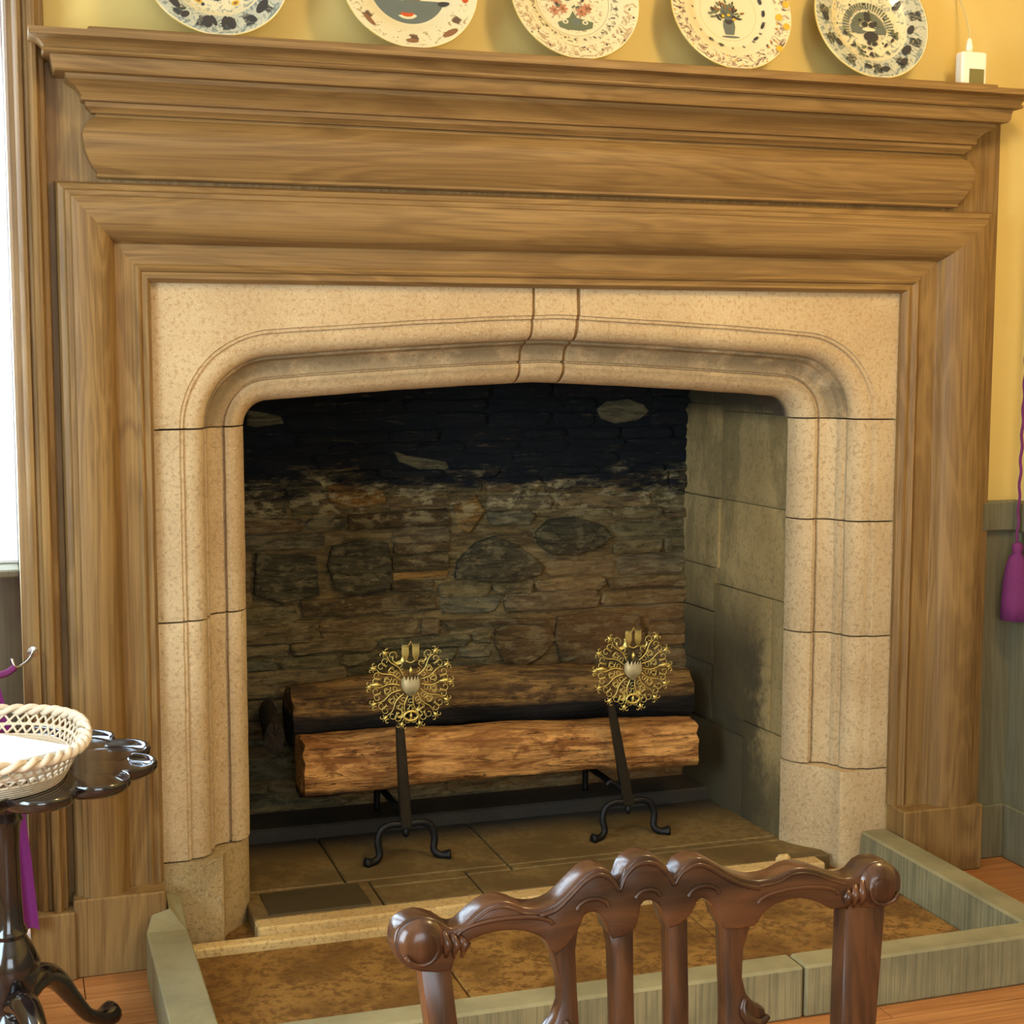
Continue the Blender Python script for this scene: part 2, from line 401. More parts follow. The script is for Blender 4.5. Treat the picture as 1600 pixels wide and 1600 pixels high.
G = Mat('clear_window_glass', 0.0, .5); G.b.inputs['Transmission Weight'].default_value = 1.0; G.b.inputs['IOR'].default_value = 1.02; G.col((1, 1, 1, 1))
for a, b, c, d in ((-.95, -.52, .947, 1.78), (-.48, .024, .947, 1.78), (-.95, -.52, 1.82, 2.65), (-.48, .024, 1.82, 2.65)):
    box('window_pane', a, b, .358, .361, c, d, G.m, al)

# moulded oak architrave of the window alcove, full height
def vert_mould(name, prof, z0, z1, mat, parent=None):
    """prof: list of (x,y) closed polygon, extruded along z"""
    n = len(prof); V = [(x, y, z0) for x, y in prof] + [(x, y, z1) for x, y in prof]
    F = [(i, (i + 1) % n, n + (i + 1) % n, n + i) for i in range(n)] + [tuple(range(n))[::-1], tuple(range(n, 2 * n))]
    return mesh(name, V, F, mat, parent, autosmooth=R(28))
ar = thing('trim_1', 'tall moulded oak architrave at the left edge, beside the window', None, (.07, -.05, 0), kind='structure')
P = [(.03, .0), (.03, -.050), (.036, -.058), (.046, -.060), (.050, -.072), (.058, -.080), (.066, -.078), (.070, -.070), (.076, -.070), (.080, -.086), (.088, -.094), (.096, -.092), (.101, -.082), (.103, -.066), (.112, -.064), (.116, -.052), (.116, 0)]
vert_mould('architrave_moulding', P, .165, ZC, OAK_Z, ar)
box('plinth_block', .026, .128, -.105, 0, 0, .165, OAK_Z, ar, .004)

# wainscot at the right
wa = thing('trim_2', 'grey-green dado panelling right of the fireplace, below the yellow wall', None, (2.7, -.01, 0), kind='structure')
box('dado_panel', 2.63, XR, -.014, 0, .16, .962, WAINSCOT, wa); box('dado_rail', 2.63, XR, -.032, 0, .962, 1.05, WAINSCOT, wa, .006)
box('skirting', 2.63, XR, -.026, 0, 0, .16, WAINSCOT, wa, .004)
box('dado_panel', XR - .014, XR, YB, -.014, .16, .962, WAINSCOT, wa); box('dado_rail', XR - .032, XR, YB, -.032, .962, 1.05, WAINSCOT, wa, .006)
box('skirting', XR - .026, XR, YB, -.026, 0, .16, WAINSCOT, wa, .004)

# ------------------------------------------------------------------ firebox
fb = thing('firebox', 'rubble and ashlar recess of the fireplace, sooty at the top', 'fireplace recess', (1.35, .5, 0), kind='structure')
del fb['category']
BX0, BX1, BY = .60, 2.10, .80
box('fireback_mortar', .50, 2.22, BY, BY + .12, -.02, 2.3, MORTAR, fb)
# left cheek (unseen from the front) and the chimney throat
mesh('left_cheek', *join([([(.575, .19, 0), (.62, .80, 0), (.50, .80, 0), (.40, .19, 0), (.575, .19, 2.3), (.62, .80, 2.3), (.50, .80, 2.3), (.40, .19, 2.3)], boxdata(0, 1, 0, 1, 0, 1)[1])]), CHEEK, fb)
mesh('right_cheek_backing', [(2.142, .19, 0), (2.32, .19, 0), (2.22, .82, 0), (2.102, .82, 0), (2.142, .19, 2.3), (2.32, .19, 2.3), (2.22, .82, 2.3), (2.102, .82, 2.3)], boxdata(0, 1, 0, 1, 0, 1)[1], CHEEK, fb)
box('throat_wall', .335, 2.365, .36, .44, 1.62, 2.3, SOOT, fb); box('flue_top', .40, 2.32, .10, .92, 2.3, 2.36, SOOT, fb)

def rough_block(name, quad, d0, d1, mat, parent, sub=3, amp=.004, bev=.006, axis='y', label=None, seed=0):
    """stone from a 2-D outline (u,z) standing d0..d1 deep on the fireback (axis y)."""
    n = len(quad); cu = sum(p[0] for p in quad) / n; cz = sum(p[1] for p in quad) / n
    def sh(p, k):
        du, dz = cu - p[0], cz - p[1]; L_ = math.hypot(du, dz) or 1
        q = min(k, L_ * .4); return (p[0] + du / L_ * q, p[1] + dz / L_ * q)
    rr = random.Random(seed)
    V = [(p[0], d1, p[1]) for p in quad] + [(p[0], d0 + bev * .9, p[1]) for p in quad]
    fr = [sh(p, bev) for p in quad]; V += [(p[0], d0 + rr.uniform(-amp, amp), p[1]) for p in fr]
    V.append((cu, d0 - amp, cz)); c = 3 * n; F = []
    for i in range(n):
        j = (i + 1) % n
        F += [(i, j, n + j, n + i), (n + i, n + j, 2 * n + j, 2 * n + i), (2 * n + i, 2 * n + j, c)]
    F.append(tuple(range(n)))
    return mesh(name, V, F, mat, parent, label=label)

specials = {
  'dark_block':([(0.929, 0.887), (1.007, 0.903), (1.102, 0.89), (1.112, 0.821), (1.105, 0.742), (1.006, 0.737), (0.937, 0.76), (0.913, 0.829)], 'D'),
  'st1':([(1.122, 0.889), (1.288, 0.89), (1.296, 0.858), (1.166, 0.852), (1.118, 0.858)], 'B'),
  'st2':([(1.114, 0.846), (1.292, 0.851), (1.296, 0.807), (1.118, 0.807)], 'B'),
  'st3':([(1.114, 0.799), (1.294, 0.799), (1.287, 0.773), (1.117, 0.775)], 'O'),
  'st4':([(1.109, 0.768), (1.246, 0.765), (1.242, 0.742), (1.113, 0.744)], 'B'),
  'wedge':([(1.312, 0.772), (1.32, 0.826), (1.38, 0.883), (1.442, 0.9), (1.505, 0.874), (1.568, 0.827), (1.6, 0.799), (1.59, 0.77), (1.495, 0.754)], 'D'),
  'shield':([(1.583, 0.871), (1.575, 0.908), (1.621, 0.946), (1.707, 0.952), (1.804, 0.92), (1.833, 0.886), (1.794, 0.853), (1.708, 0.83), (1.622, 0.837)], 'D'),
  'slabtop':([(0.979, 0.981), (1.117, 0.987), (1.288, 0.991), (1.298, 0.941), (1.126, 0.937), (0.978, 0.937)], 'B'),
  'round':([(1.442, 0.605), (1.495, 0.622), (1.627, 0.605), (1.644, 0.563), (1.602, 0.514), (1.538, 0.481), (1.474, 0.501), (1.442, 0.554)], 'B'),
  'block2':([(1.648, 0.634), (1.774, 0.648), (1.929, 0.625), (1.952, 0.545), (1.931, 0.462), (1.776, 0.455), (1.666, 0.479), (1.64, 0.563)], 'D'),
  'pale':([(1.782, 1.289), (1.812, 1.313), (1.888, 1.32), (1.943, 1.303), (1.961, 1.281), (1.922, 1.253), (1.845, 1.244), (1.795, 1.259)], 'P'),
  'ledge':([(1.266, 0.645), (1.495, 0.638), (1.627, 0.631), (1.623, 0.618), (1.287, 0.622)], 'B'),
  'ochre':([(1.310, 1.001), (1.38, 1.028), (1.411, 0.977), (1.39, 0.948), (1.359, 0.91), (1.318, 0.935)], 'O'),
  'paleL':([(0.912, 1.07), (1.009, 1.087), (1.088, 1.055), (1.097, 1.016), (1.008, 1.0), (0.921, 1.022)], 'O'),
  'paleM':([(1.122, 1.171), (1.168, 1.156), (1.288, 1.134), (1.298, 1.109), (1.208, 1.111), (1.138, 1.138)], 'P'),
  'longR':([(1.599, 1.082), (2.023, 1.092), (2.024, 1.051), (1.61, 1.031)], 'B'),
  'leftpale':([(0.683, 1.301), (0.781, 1.281), (0.79, 1.258), (0.705, 1.248), (0.681, 1.254)], 'P'),
  'strip':([(0.83, 0.727), (1.085, 0.733), (1.246, 0.725), (1.256, 0.685), (1.005, 0.679), (0.839, 0.678)], 'B'),
  'low1':([(0.699, 0.876), (0.88, 0.859), (0.888, 0.743), (0.773, 0.72), (0.693, 0.753)], 'D')}
MM = {'D': R_DARK, 'B': R_BROWN, 'P': R_PALE, 'O': R_OCHRE}
SB_ = []
for i, (k_, (q, m_)) in enumerate(specials.items()):
    pr = {'D': .022, 'B': .018, 'P': .008, 'O': .012}[m_]
    rough_block('rubble_stone', q, BY - pr, BY + .02, MM[m_], fb, seed=i)
    SB_.append((min(p[0] for p in q), max(p[0] for p in q), min(p[1] for p in q), max(p[1] for p in q)))
z = .092; rr = random.Random(11); cnt = 0
while z < 1.42:
    h = rr.choice([.026, .034, .044, .055, .066, .078]) if z < .98 else rr.choice([.024, .030, .040, .052])
    # free stretches of this course between the big stones
    free = [(BX0, BX1 + .004)]
    for s0, s1, s2, s3 in SB_:
        if z + h * .75 > s2 and z + h * .25 < s3:
            nf = []
            for f0, f1 in free:
                if s1 < f0 or s0 > f1: nf.append((f0, f1)); continue
                if s0 - f0 > .03: nf.append((f0, s0 - .002))
                if f1 - s1 > .03: nf.append((s1 + .002, f1))
            free = nf
    for f0, f1 in free:
        x = f0
        while x < f1 - .02 and cnt < 279:
            w = rr.uniform(2.2, 6.0) * h + .04; x1 = min(x + w, f1)
            if f1 - x1 < .05: x1 = f1
            hh = h * rr.uniform(.86, 1.08); g = .0030
            a, b, c, d = x + g, x1 - g, z + g * .6 + rr.uniform(-.003, .003), z + hh - g * .6
            j = lambda s_: rr.uniform(-s_, s_)
            xm = a + (b - a) * rr.uniform(.3, .7); e = min(.02, (b - a) * .2)
            q = [(a + j(.003), c + hh * rr.uniform(.15, .45)), (a + e * rr.uniform(.2, 1), c + j(.003)), (xm, c + j(.005)), (b - e * rr.uniform(.2, 1), c + j(.003)), (b + j(.003), c + hh * rr.uniform(.2, .5)), (b + j(.003), d - hh * rr.uniform(.1, .35)), (b - e * rr.uniform(.2, 1.2), d + j(.003)), (xm + j(.02), d + j(.005)), (a + e * rr.uniform(.2, 1.2), d + j(.003)), (a + j(.003), d - hh * rr.uniform(.1, .35))]
            rough_block('rubble_stone', q, BY - rr.uniform(.003, .024), BY + .02, RUBBLE, fb, seed=cnt + 100, bev=min(.009, hh * .25), amp=.003); cnt += 1
            x = x1
    z += h
# right cheek ashlar: s = depth from the jamb (y), plane leans from x 2.13 to 2.09
def chx(y): return 2.129 - (y - .19) * .065
def cheek_block(y0, y1, z0, z1, pr=0.0, mat=CHEEK, dz=0.0):
    g = .0012; y0 += g; y1 -= g; z0 += g; z1 -= g; b = .004
    ny, nz = max(2, int((y1 - y0) / .04)), max(2, int((z1 - z0) / .04)); V = []; F = []
    for i in range(ny + 1):
        for k in range(nz + 1):
            y = y0 + (y1 - y0) * i / ny; z_ = z0 + (z1 - z0) * k / nz
            z_ += dz * (y - y0)
            e = b if i in (0, ny) or k in (0, nz) else 0
            V.append((chx(y) - pr + e + (0 if e else .004 * noise.noise(Vector((y * 9, z_ * 9, 3)))), y, z_))
    W = nz + 1
    F = [(i * W + k, (i + 1) * W + k, (i + 1) * W + k + 1, i * W + k + 1) for i in range(ny) for k in range(nz)]
    # border skirt going back
    ring = [i * W for i in range(ny + 1)] + [ny * W + k for k in range(1, nz + 1)] + [i * W + nz for i in range(ny - 1, -1, -1)] + [k for k in range(nz - 1, 0, -1)]
    n0 = len(V); V += [(2.16, V[i][1], V[i][2]) for i in ring]; m = len(ring)
    F += [(ring[i], ring[(i + 1) % m], n0 + (i + 1) % m, n0 + i) for i in range(m)]
    return mesh('ashlar_block', V, F, mat, fb, autosmooth=R(35))
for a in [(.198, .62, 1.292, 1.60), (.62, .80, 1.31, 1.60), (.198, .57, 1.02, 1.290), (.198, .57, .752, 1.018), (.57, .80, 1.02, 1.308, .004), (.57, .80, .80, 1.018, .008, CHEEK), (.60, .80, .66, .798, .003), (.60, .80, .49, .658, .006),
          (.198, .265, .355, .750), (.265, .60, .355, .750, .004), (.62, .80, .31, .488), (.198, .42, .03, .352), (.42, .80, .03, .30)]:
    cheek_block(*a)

# ------------------------------------------------------------------ hearth
he = thing('hearth', 'brown slate hearth slabs in front of and inside the fireplace', None, (1.35, 0, 0), kind='structure')
def slab(x0, x1, y0, y1, z0, z1, mat, bev=.004, name='hearth_slab', par=None, lab=None):
    g = .002; return box(name, x0 + g, x1 - g, y0 + g, y1 - g, z0, z1, mat, he if par is None else par, bev, lab)
box('hearth_bed', .38, 2.275, -.09, .60, -.012, .008, HEARTH_OUT, he)
for x0, x1 in ((.38, .97), (.97, 1.66), (1.66, 2.275)):
    slab(x0, x1, -.74, -.09, -.01, .010 + .002 * ((x0 * 10) % 2), HEARTH_OUT)
for a in [(.56, .90, .02, .22), (.90, 1.17, .02, .16), (1.17, 2.20, .02, .18), (.56, .84, .22, .62), (.90 - .06, 1.30, .22 - .06 + .06, .62), (1.30, 2.20, .18 + .04, .62), (1.17, 1.30, .16 + .02, .22), (.90, 1.17, .16, .22), (1.30, 2.20, .18, .22)]:
    slab(*a, -.01, .050, HEARTH_IN)
slab(.56, 2.16, .62, .79, -.01, .088, HEARTH_IN, .006, 'back_hearth_ledge')
slab(.60, .87, .03, .20, .048, .0535, plain('dark_slate_panel', rgb(78, 66, 42), .6, .3, var=.3), .003, 'inset_slate', lab='dark rectangular slate set in the front left of the hearth')
for a, b in ((.56, 1.18), (1.18, 1.72), (1.72, 2.15)):
    slab(a, b, -.045, .02, -.01, .052, SILLSTONE, .005, 'sill_stone', lab='pale stone edging strip')
    slab(a - (.175 if a < .6 else 0), b + (.11 if b > 2 else 0), -.09, -.045, -.01, .034, SILLSTONE, .005, 'sill_stone', lab='pale stone edging strip')
box('mortar_scrap', 2.00, 2.045, -.04, -.015, .0525, .0835, SILLSTONE, he, .01)

ke = thing('hearth_kerb', 'low grey-green stone kerb fencing the hearth on three sides', 'kerb', (1.32, -.78, 0))
box('kerb_stone', .28, 1.648, -.82, -.74, 0, .12, KERB, ke, .006); box('kerb_stone', 1.652, 2.36, -.82, -.74, 0, .12, KERB, ke, .006)
pl_ = [(.283, -.738, .118), (.378, -.738, .118), (.378, -.16, .118), (.378, -.02, .150), (.341, -.02, .160), (.341, -.099, .150), (.300, -.099, .138), (.283, -.16, .118)]
n_ = len(pl_); V = [(x, y, 0) for x, y, z_ in pl_] + pl_
mesh('kerb_stone', V, [tuple(range(n_))[::-1], (8, 9, 10, 15), (10, 11, 12, 13), (10, 13, 14, 15)] + [(i, (i + 1) % n_, n_ + (i + 1) % n_, n_ + i) for i in range(n_)], KERB, ke, bevel=.004, seg=2)
box('kerb_stone', 2.277, 2.36, -.738, -.01, 0, .12, KERB, ke, .006)

# ------------------------------------------------------------------ moulded granite chimneypiece
st = thing('stone_chimneypiece', 'pale golden granite fireplace surround with a moulded low four-centred arch', 'fireplace surround', (1.35, 0, 0))
MP = [(0, 0), (.002, .004), (.009, .005), (.011, .012), (.024, .011), (.040, .014), (.054, .024), (.062, .038), (.065, .050), (.062, .060), (.064, .066), (.071, .066), (.075, .074), (.077, .090), (.088, .103), (.104, .109), (.116, .111), (.1175, .122), (.1215, .124), (.124, .113), (.134, .110), (.148, .115), (.160, .127), (.170, .143), (.176, .162), (.177, .188)]
BP = [(0, 0), (.02, 0), (.05, .0), (.080, .002), (.086, .006), (.089, .016), (.090, .035), (.10, .055), (.12, .08), (.14, .105), (.16, .135), (.172, .16), (.177, .19)]
SX0, SX1, SZT = .335, 2.365, 1.637
XA0, XA1 = .400, 2.303       # arrises
ZS = 1.286
def jitter(v, k=.0012):
    p = Vector(v); n = noise.noise_vector(p * 14); return tuple(p + Vector(n) * k)
def jamb(side, z0, z1, prof, mat, tilt=0.0, trim_out=0.0):
    g = .0022; z0 += g; z1 -= g; nz = max(2, int((z1 - z0) / .03))
    sec = []
    xo = (SX0 + trim_out) if side < 0 else (SX1 - trim_out); xa = XA0 if side < 0 else XA1
    sg = 1 if side < 0 else -1
    sec.append((xo, .30)); sec.append((xo, 0.003)); sec.append((xo + sg * .003, 0))
    m = 3
    for i in range(1, m): sec.append((xo + (xa - xo) * i / m, 0))
    for a, y in prof: sec.append((xa + sg * a, y))
    sec.append((xa + sg * .150, .196)); sec.append((xa + sg * .150, .30))
    n = len(sec); V = []; F = []
    for k in range(nz + 1):
        z_ = z0 + (z1 - z0) * k / nz; e = .0025 if k in (0, nz) else 0
        for x, y in sec:
            zz = z_ + (tilt * (y) * 1.0 if k in (0, nz) else 0)
            V.append(jitter((x, y + (e if y < .28 else 0), zz)))
    for k in range(nz):
        for i in range(n):
            j = (i + 1) % n; F.append((k * n + i, k * n + j, (k + 1) * n + j, (k + 1) * n + i))
    F.append(tuple(range(n))[::-1]); F.append(tuple(nz * n + i for i in range(n)))
    return mesh('jamb_stone', V, F, mat, st, autosmooth=R(30))
for z0, z1 in ((.82, ZS), (.226, .82)): jamb(-1, z0, z1, MP, GRANITE)
jamb(-1, 0, .226, BP, BASESTONE)
for z0, z1 in ((1.0, ZS), (.675, 1.0), (.293, .675)): jamb(1, z0, z1, MP, GRANITE)
jamb(1, 0, .293, BP, GRANITE)

RI = .062; TH = R(4.4); XC = (XA0 + XA1) / 2
def arch_rows():
    """rows of section samples from the left springing to the right springing; each row = list of points"""
    rows = []
    cxl = XA0 + .177 + RI
    ca = math.atan2(SZT - ZS, -(SX0 - cxl) * -1 * -1) if False else None
    angs = []
    corner = math.degrees(math.atan2(SZT - ZS, SX0 - cxl))
    N = 16
    for i in range(N + 1): angs.append(180 - (90 - math.degrees(TH)) * i / N)
    angs.append(corner); angs = sorted(set(round(a, 3) for a in angs), reverse=True)
    for a in angs:
        ar_ = R(a); d = (math.cos(ar_), math.sin(ar_)); row = []
        # outer hit with the rectangle
        t = 1e9
        if d[0] < -1e-6: t = min(t, (SX0 - cxl) / d[0])
        if d[1] > 1e-6: t = min(t, (SZT - ZS) / d[1])
        ox, oz = cxl + d[0] * t, ZS + d[1] * t
        r0 = RI + .177; ax, az = cxl + d[0] * r0, ZS + d[1] * r0
        row += [(ox, .30, oz), (ox, .003, oz)]
        for i in range(3): row.append((ox + (ax - ox) * i / 3, 0, oz + (az - oz) * i / 3))
        for a_, y in MP:
            r = RI + .177 - a_; row.append((cxl + d[0] * r, y, ZS + d[1] * r))
        r = RI + .004; row.append((cxl + d[0] * r, .34, ZS + d[1] * r))
        rows.append(row)
    # straight part
    last = rows[-1]; M_ = 26
    for i in range(1, M_ + 1):
        f = i / M_; row = []
        for k_, (x, y, z_) in enumerate(last):
            xx = x + (XC - x) * f
            if k_ < 2: row.append((xx, y, SZT))
            else:
                zz = z_ + (xx - x) * math.tan(TH) * (1 - .25 * f)
                row.append((xx, y, zz))
        rows.append(row)
    # the face rows between outer edge and arris must stay on straight lines
    for row in rows:
        o_, a_ = row[1], row[5]
        for i in range(3): row[2 + i] = (o_[0] + (a_[0] - o_[0]) * i / 3, 0, o_[2] + (a_[2] - o_[2]) * i / 3)
        row[2] = (row[2][0], 0, row[2][2] - .002)
    return rows
AR = arch_rows()
mir = [[(2 * XC - x, y, z_) for x, y, z_ in row] for row in AR][::-1][1:]
FULL = AR + mir
def arch_piece(xa, xb):
    """slice of the arch between x planes, at centre rows; xa/xb None = springing"""
    rows = []
    def at(x):   # interpolate straight rows at plane x
        for r0, r1 in zip(FULL[:-1], FULL[1:]):
            if r0[5][0] <= x <= r1[5][0]:
                t = (x - r0[5][0]) / (r1[5][0] - r0[5][0]); return [tuple(a + (b - a) * t for a, b in zip(p, q)) for p, q in zip(r0, r1)]
    if xa is not None: rows.append([(xa, p[1], p[2]) for p in at(xa)])
    for row in FULL:
        c = row[5][0]
        if (xa is None or c > xa + .008) and (xb is None or c < xb - .008): rows.append(row)
    if xb is not None: rows.append([(xb, p[1], p[2]) for p in at(xb)])
    if xa is None: rows[0] = [(p[0], p[1], p[2] + .002) for p in rows[0]]
    if xb is None: rows[-1] = [(p[0], p[1], p[2] + .002) for p in rows[-1]]
    n = len(rows[0]); V = []; F = []
    for ri, row in enumerate(rows):
        e = .003 if ri in (0, len(rows) - 1) else 0
        for p in row: V.append(jitter((p[0], p[1] + (e if p[1] < .28 else 0), p[2])))
    for k in range(len(rows) - 1):
        for i in range(n):
            j = (i + 1) % n; F.append((k * n + i, k * n + j, (k + 1) * n + j, (k + 1) * n + i))
    F.append(tuple(range(n))); F.append(tuple((len(rows) - 1) * n + i for i in range(n))[::-1])
    return V, F
for nm, a, b in (('arch_stone', None, 1.290), ('keystone', 1.298, 1.412), ('arch_stone', 1.422, None)):
    v, f = arch_piece(a, b); mesh(nm, v, f, ARCHSTONE, st, autosmooth=R(30))
# dark mortar core showing in the joints
JOINT = plain('joint_mortar', rgb(150, 116, 72), .9, .1, var=.3)
boxes('joint_mortar', [(1.28, 1.43, .12, .29, 1.54, 1.63)], JOINT, st)
vj, fj = arch_piece(1.289, 1.299); vk, fk = arch_piece(1.411, 1.423)
V, F = join([(vj, fj), (vk, fk)]); mesh('joint_mortar', [(x, y + .005, z_ + .0015) for x, y, z_ in V], F, JOINT, st)
for side in (-1, 1):
    for zj in ((ZS, .82, .226) if side < 0 else (ZS, 1.0, .675, .293)):
        xs = (.340, .520) if side < 0 else (2.185, 2.360)
        box('joint_mortar', xs[0], xs[1], .125, .29, zj - .004, zj + .004, JOINT, st)

# ------------------------------------------------------------------ oak mantelpiece
mt = thing('mantelpiece', 'large oak chimneypiece frame with a moulded cornice shelf and broad bolection moulding', 'mantelpiece', (1.36, -.04, 0))
PY = -.03
boxes('backing_panel', [(.112, .245, PY, -.001, 0, 2.13), (2.46, 2.648, PY, -.001, 0, 2.13), (.245, 2.46, PY, -.001, 1.745, 2.13)], OAK_Z, mt)
def cornice(name, prof, mat, xl, xr, y0, parent):
    """profile (p,z) with mitred returned ends; p grows forwards and sideways"""
    V = []; F = []
    for p, z_ in prof: V += [(xl - p, PY, z_), (xl - p, y0 - p, z_), (xr + p, y0 - p, z_), (xr + p, PY, z_)]
    for i in range(len(prof) - 1):
        for k in range(3): F.append((4 * i + k, 4 * i + k + 1, 4 * i + 5 + k, 4 * i + 4 + k))
    F.append((0, 1, 2, 3)[::-1]); n = 4 * (len(prof) - 1); F.append((n, n + 1, n + 2, n + 3))
    F.append(tuple([4 * i for i in range(len(prof))] + [4 * i + 3 for i in range(len(prof) - 1, -1, -1)]))
    return mesh(name, V, F, mat, parent, autosmooth=R(30))
XFL, XFR, YF = .228, 2.500, -.045
CP = [(.148, 2.166), (.148, 2.152), (.142, 2.149), (.134, 2.147), (.126, 2.143), (.119, 2.136), (.116, 2.130), (.120, 2.128), (.121, 2.123), (.117, 2.119), (.103, 2.118), (.100, 2.108), (.099, 2.094), (.094, 2.085), (.072, 2.084), (.070, 2.074), (.062, 2.068), (.050, 2.060), (.041, 2.050), (.036, 2.042), (.038, 2.038), (.036, 2.032), (.028, 2.030), (.026, 2.020), (.018, 2.014), (.014, 2.008), (0, 2.0075)]
cornice('cornice', CP, OAK_X, XFL, XFR, YF, mt)
FP = [(.004, 2.0075), (.006, 2.000), (.020, 1.990), (.030, 1.975), (.036, 1.960), (.035, 1.942), (.029, 1.918), (.017, 1.892), (.004, 1.874), (.006, 1.868), (.0, 1.864)]
cornice('pulvinated_frieze', FP, OAK_X, XFL, XFR, YF, mt)
box('shelf_board', .205, 2.545, -.160, -.002, 2.1662, 2.1792, OAK_X, mt, .003, label='thin darker board laid on top of the cornice')
box('shelf_back', .19, 2.56, PY, -.002, 2.10, 2.166, OAK_X, mt)
BO = [(-.005, .0035), (-.005, .016), (0, .024), (.004, .030), (.010, .030), (.013, .0275), (.018, .028), (.022, .034), (.028, .037), (.034, .034), (.037, .030), (.082, .035), (.086, .040), (.089, .051), (.095, .062), (.104, .073), (.117, .082), (.134, .088), (.152, .091), (.176, .0915), (.184, .089), (.188, .082), (.198, .081), (.201, .072), (.206, .068), (.214, .066), (.218, .056), (.22, .046), (.22, .0300)]
def bol(side):
    V = []; F = []
    for u, p in BO:
        xl_ = SX0 - u * .205 / .22; xr_ = SX1 + u * .245 / .22; zt_ = SZT + u * .99
        if side == 'top': V += [(xl_, -p, zt_), (xr_, -p, zt_)]
        elif side == 'left': V += [(xl_, -p, .19), (xl_, -p, zt_)]
        else: V += [(xr_, -p, .19), (xr_, -p, zt_)]
    n = len(BO)
    for i in range(n - 1): F.append((2 * i, 2 * i + 1, 2 * i + 3, 2 * i + 2))
    F.append(tuple(2 * i for i in range(n))); F.append(tuple(2 * i + 1 for i in range(n))[::-1]); F.append((0, 1, 2 * n - 1, 2 * n - 2))
    return mesh('bolection_moulding', V, F, OAK_X if side == 'top' else OAK_Z, mt, autosmooth=R(28))
for s_ in ('top', 'left', 'right'): bol(s_)
box('plinth_block', .124, .337, -.096, -.001, 0, .19, OAK_Z, mt, .004); box('plinth_block', 2.363, 2.622, -.096, -.001, 0, .19, OAK_Z, mt, .004)

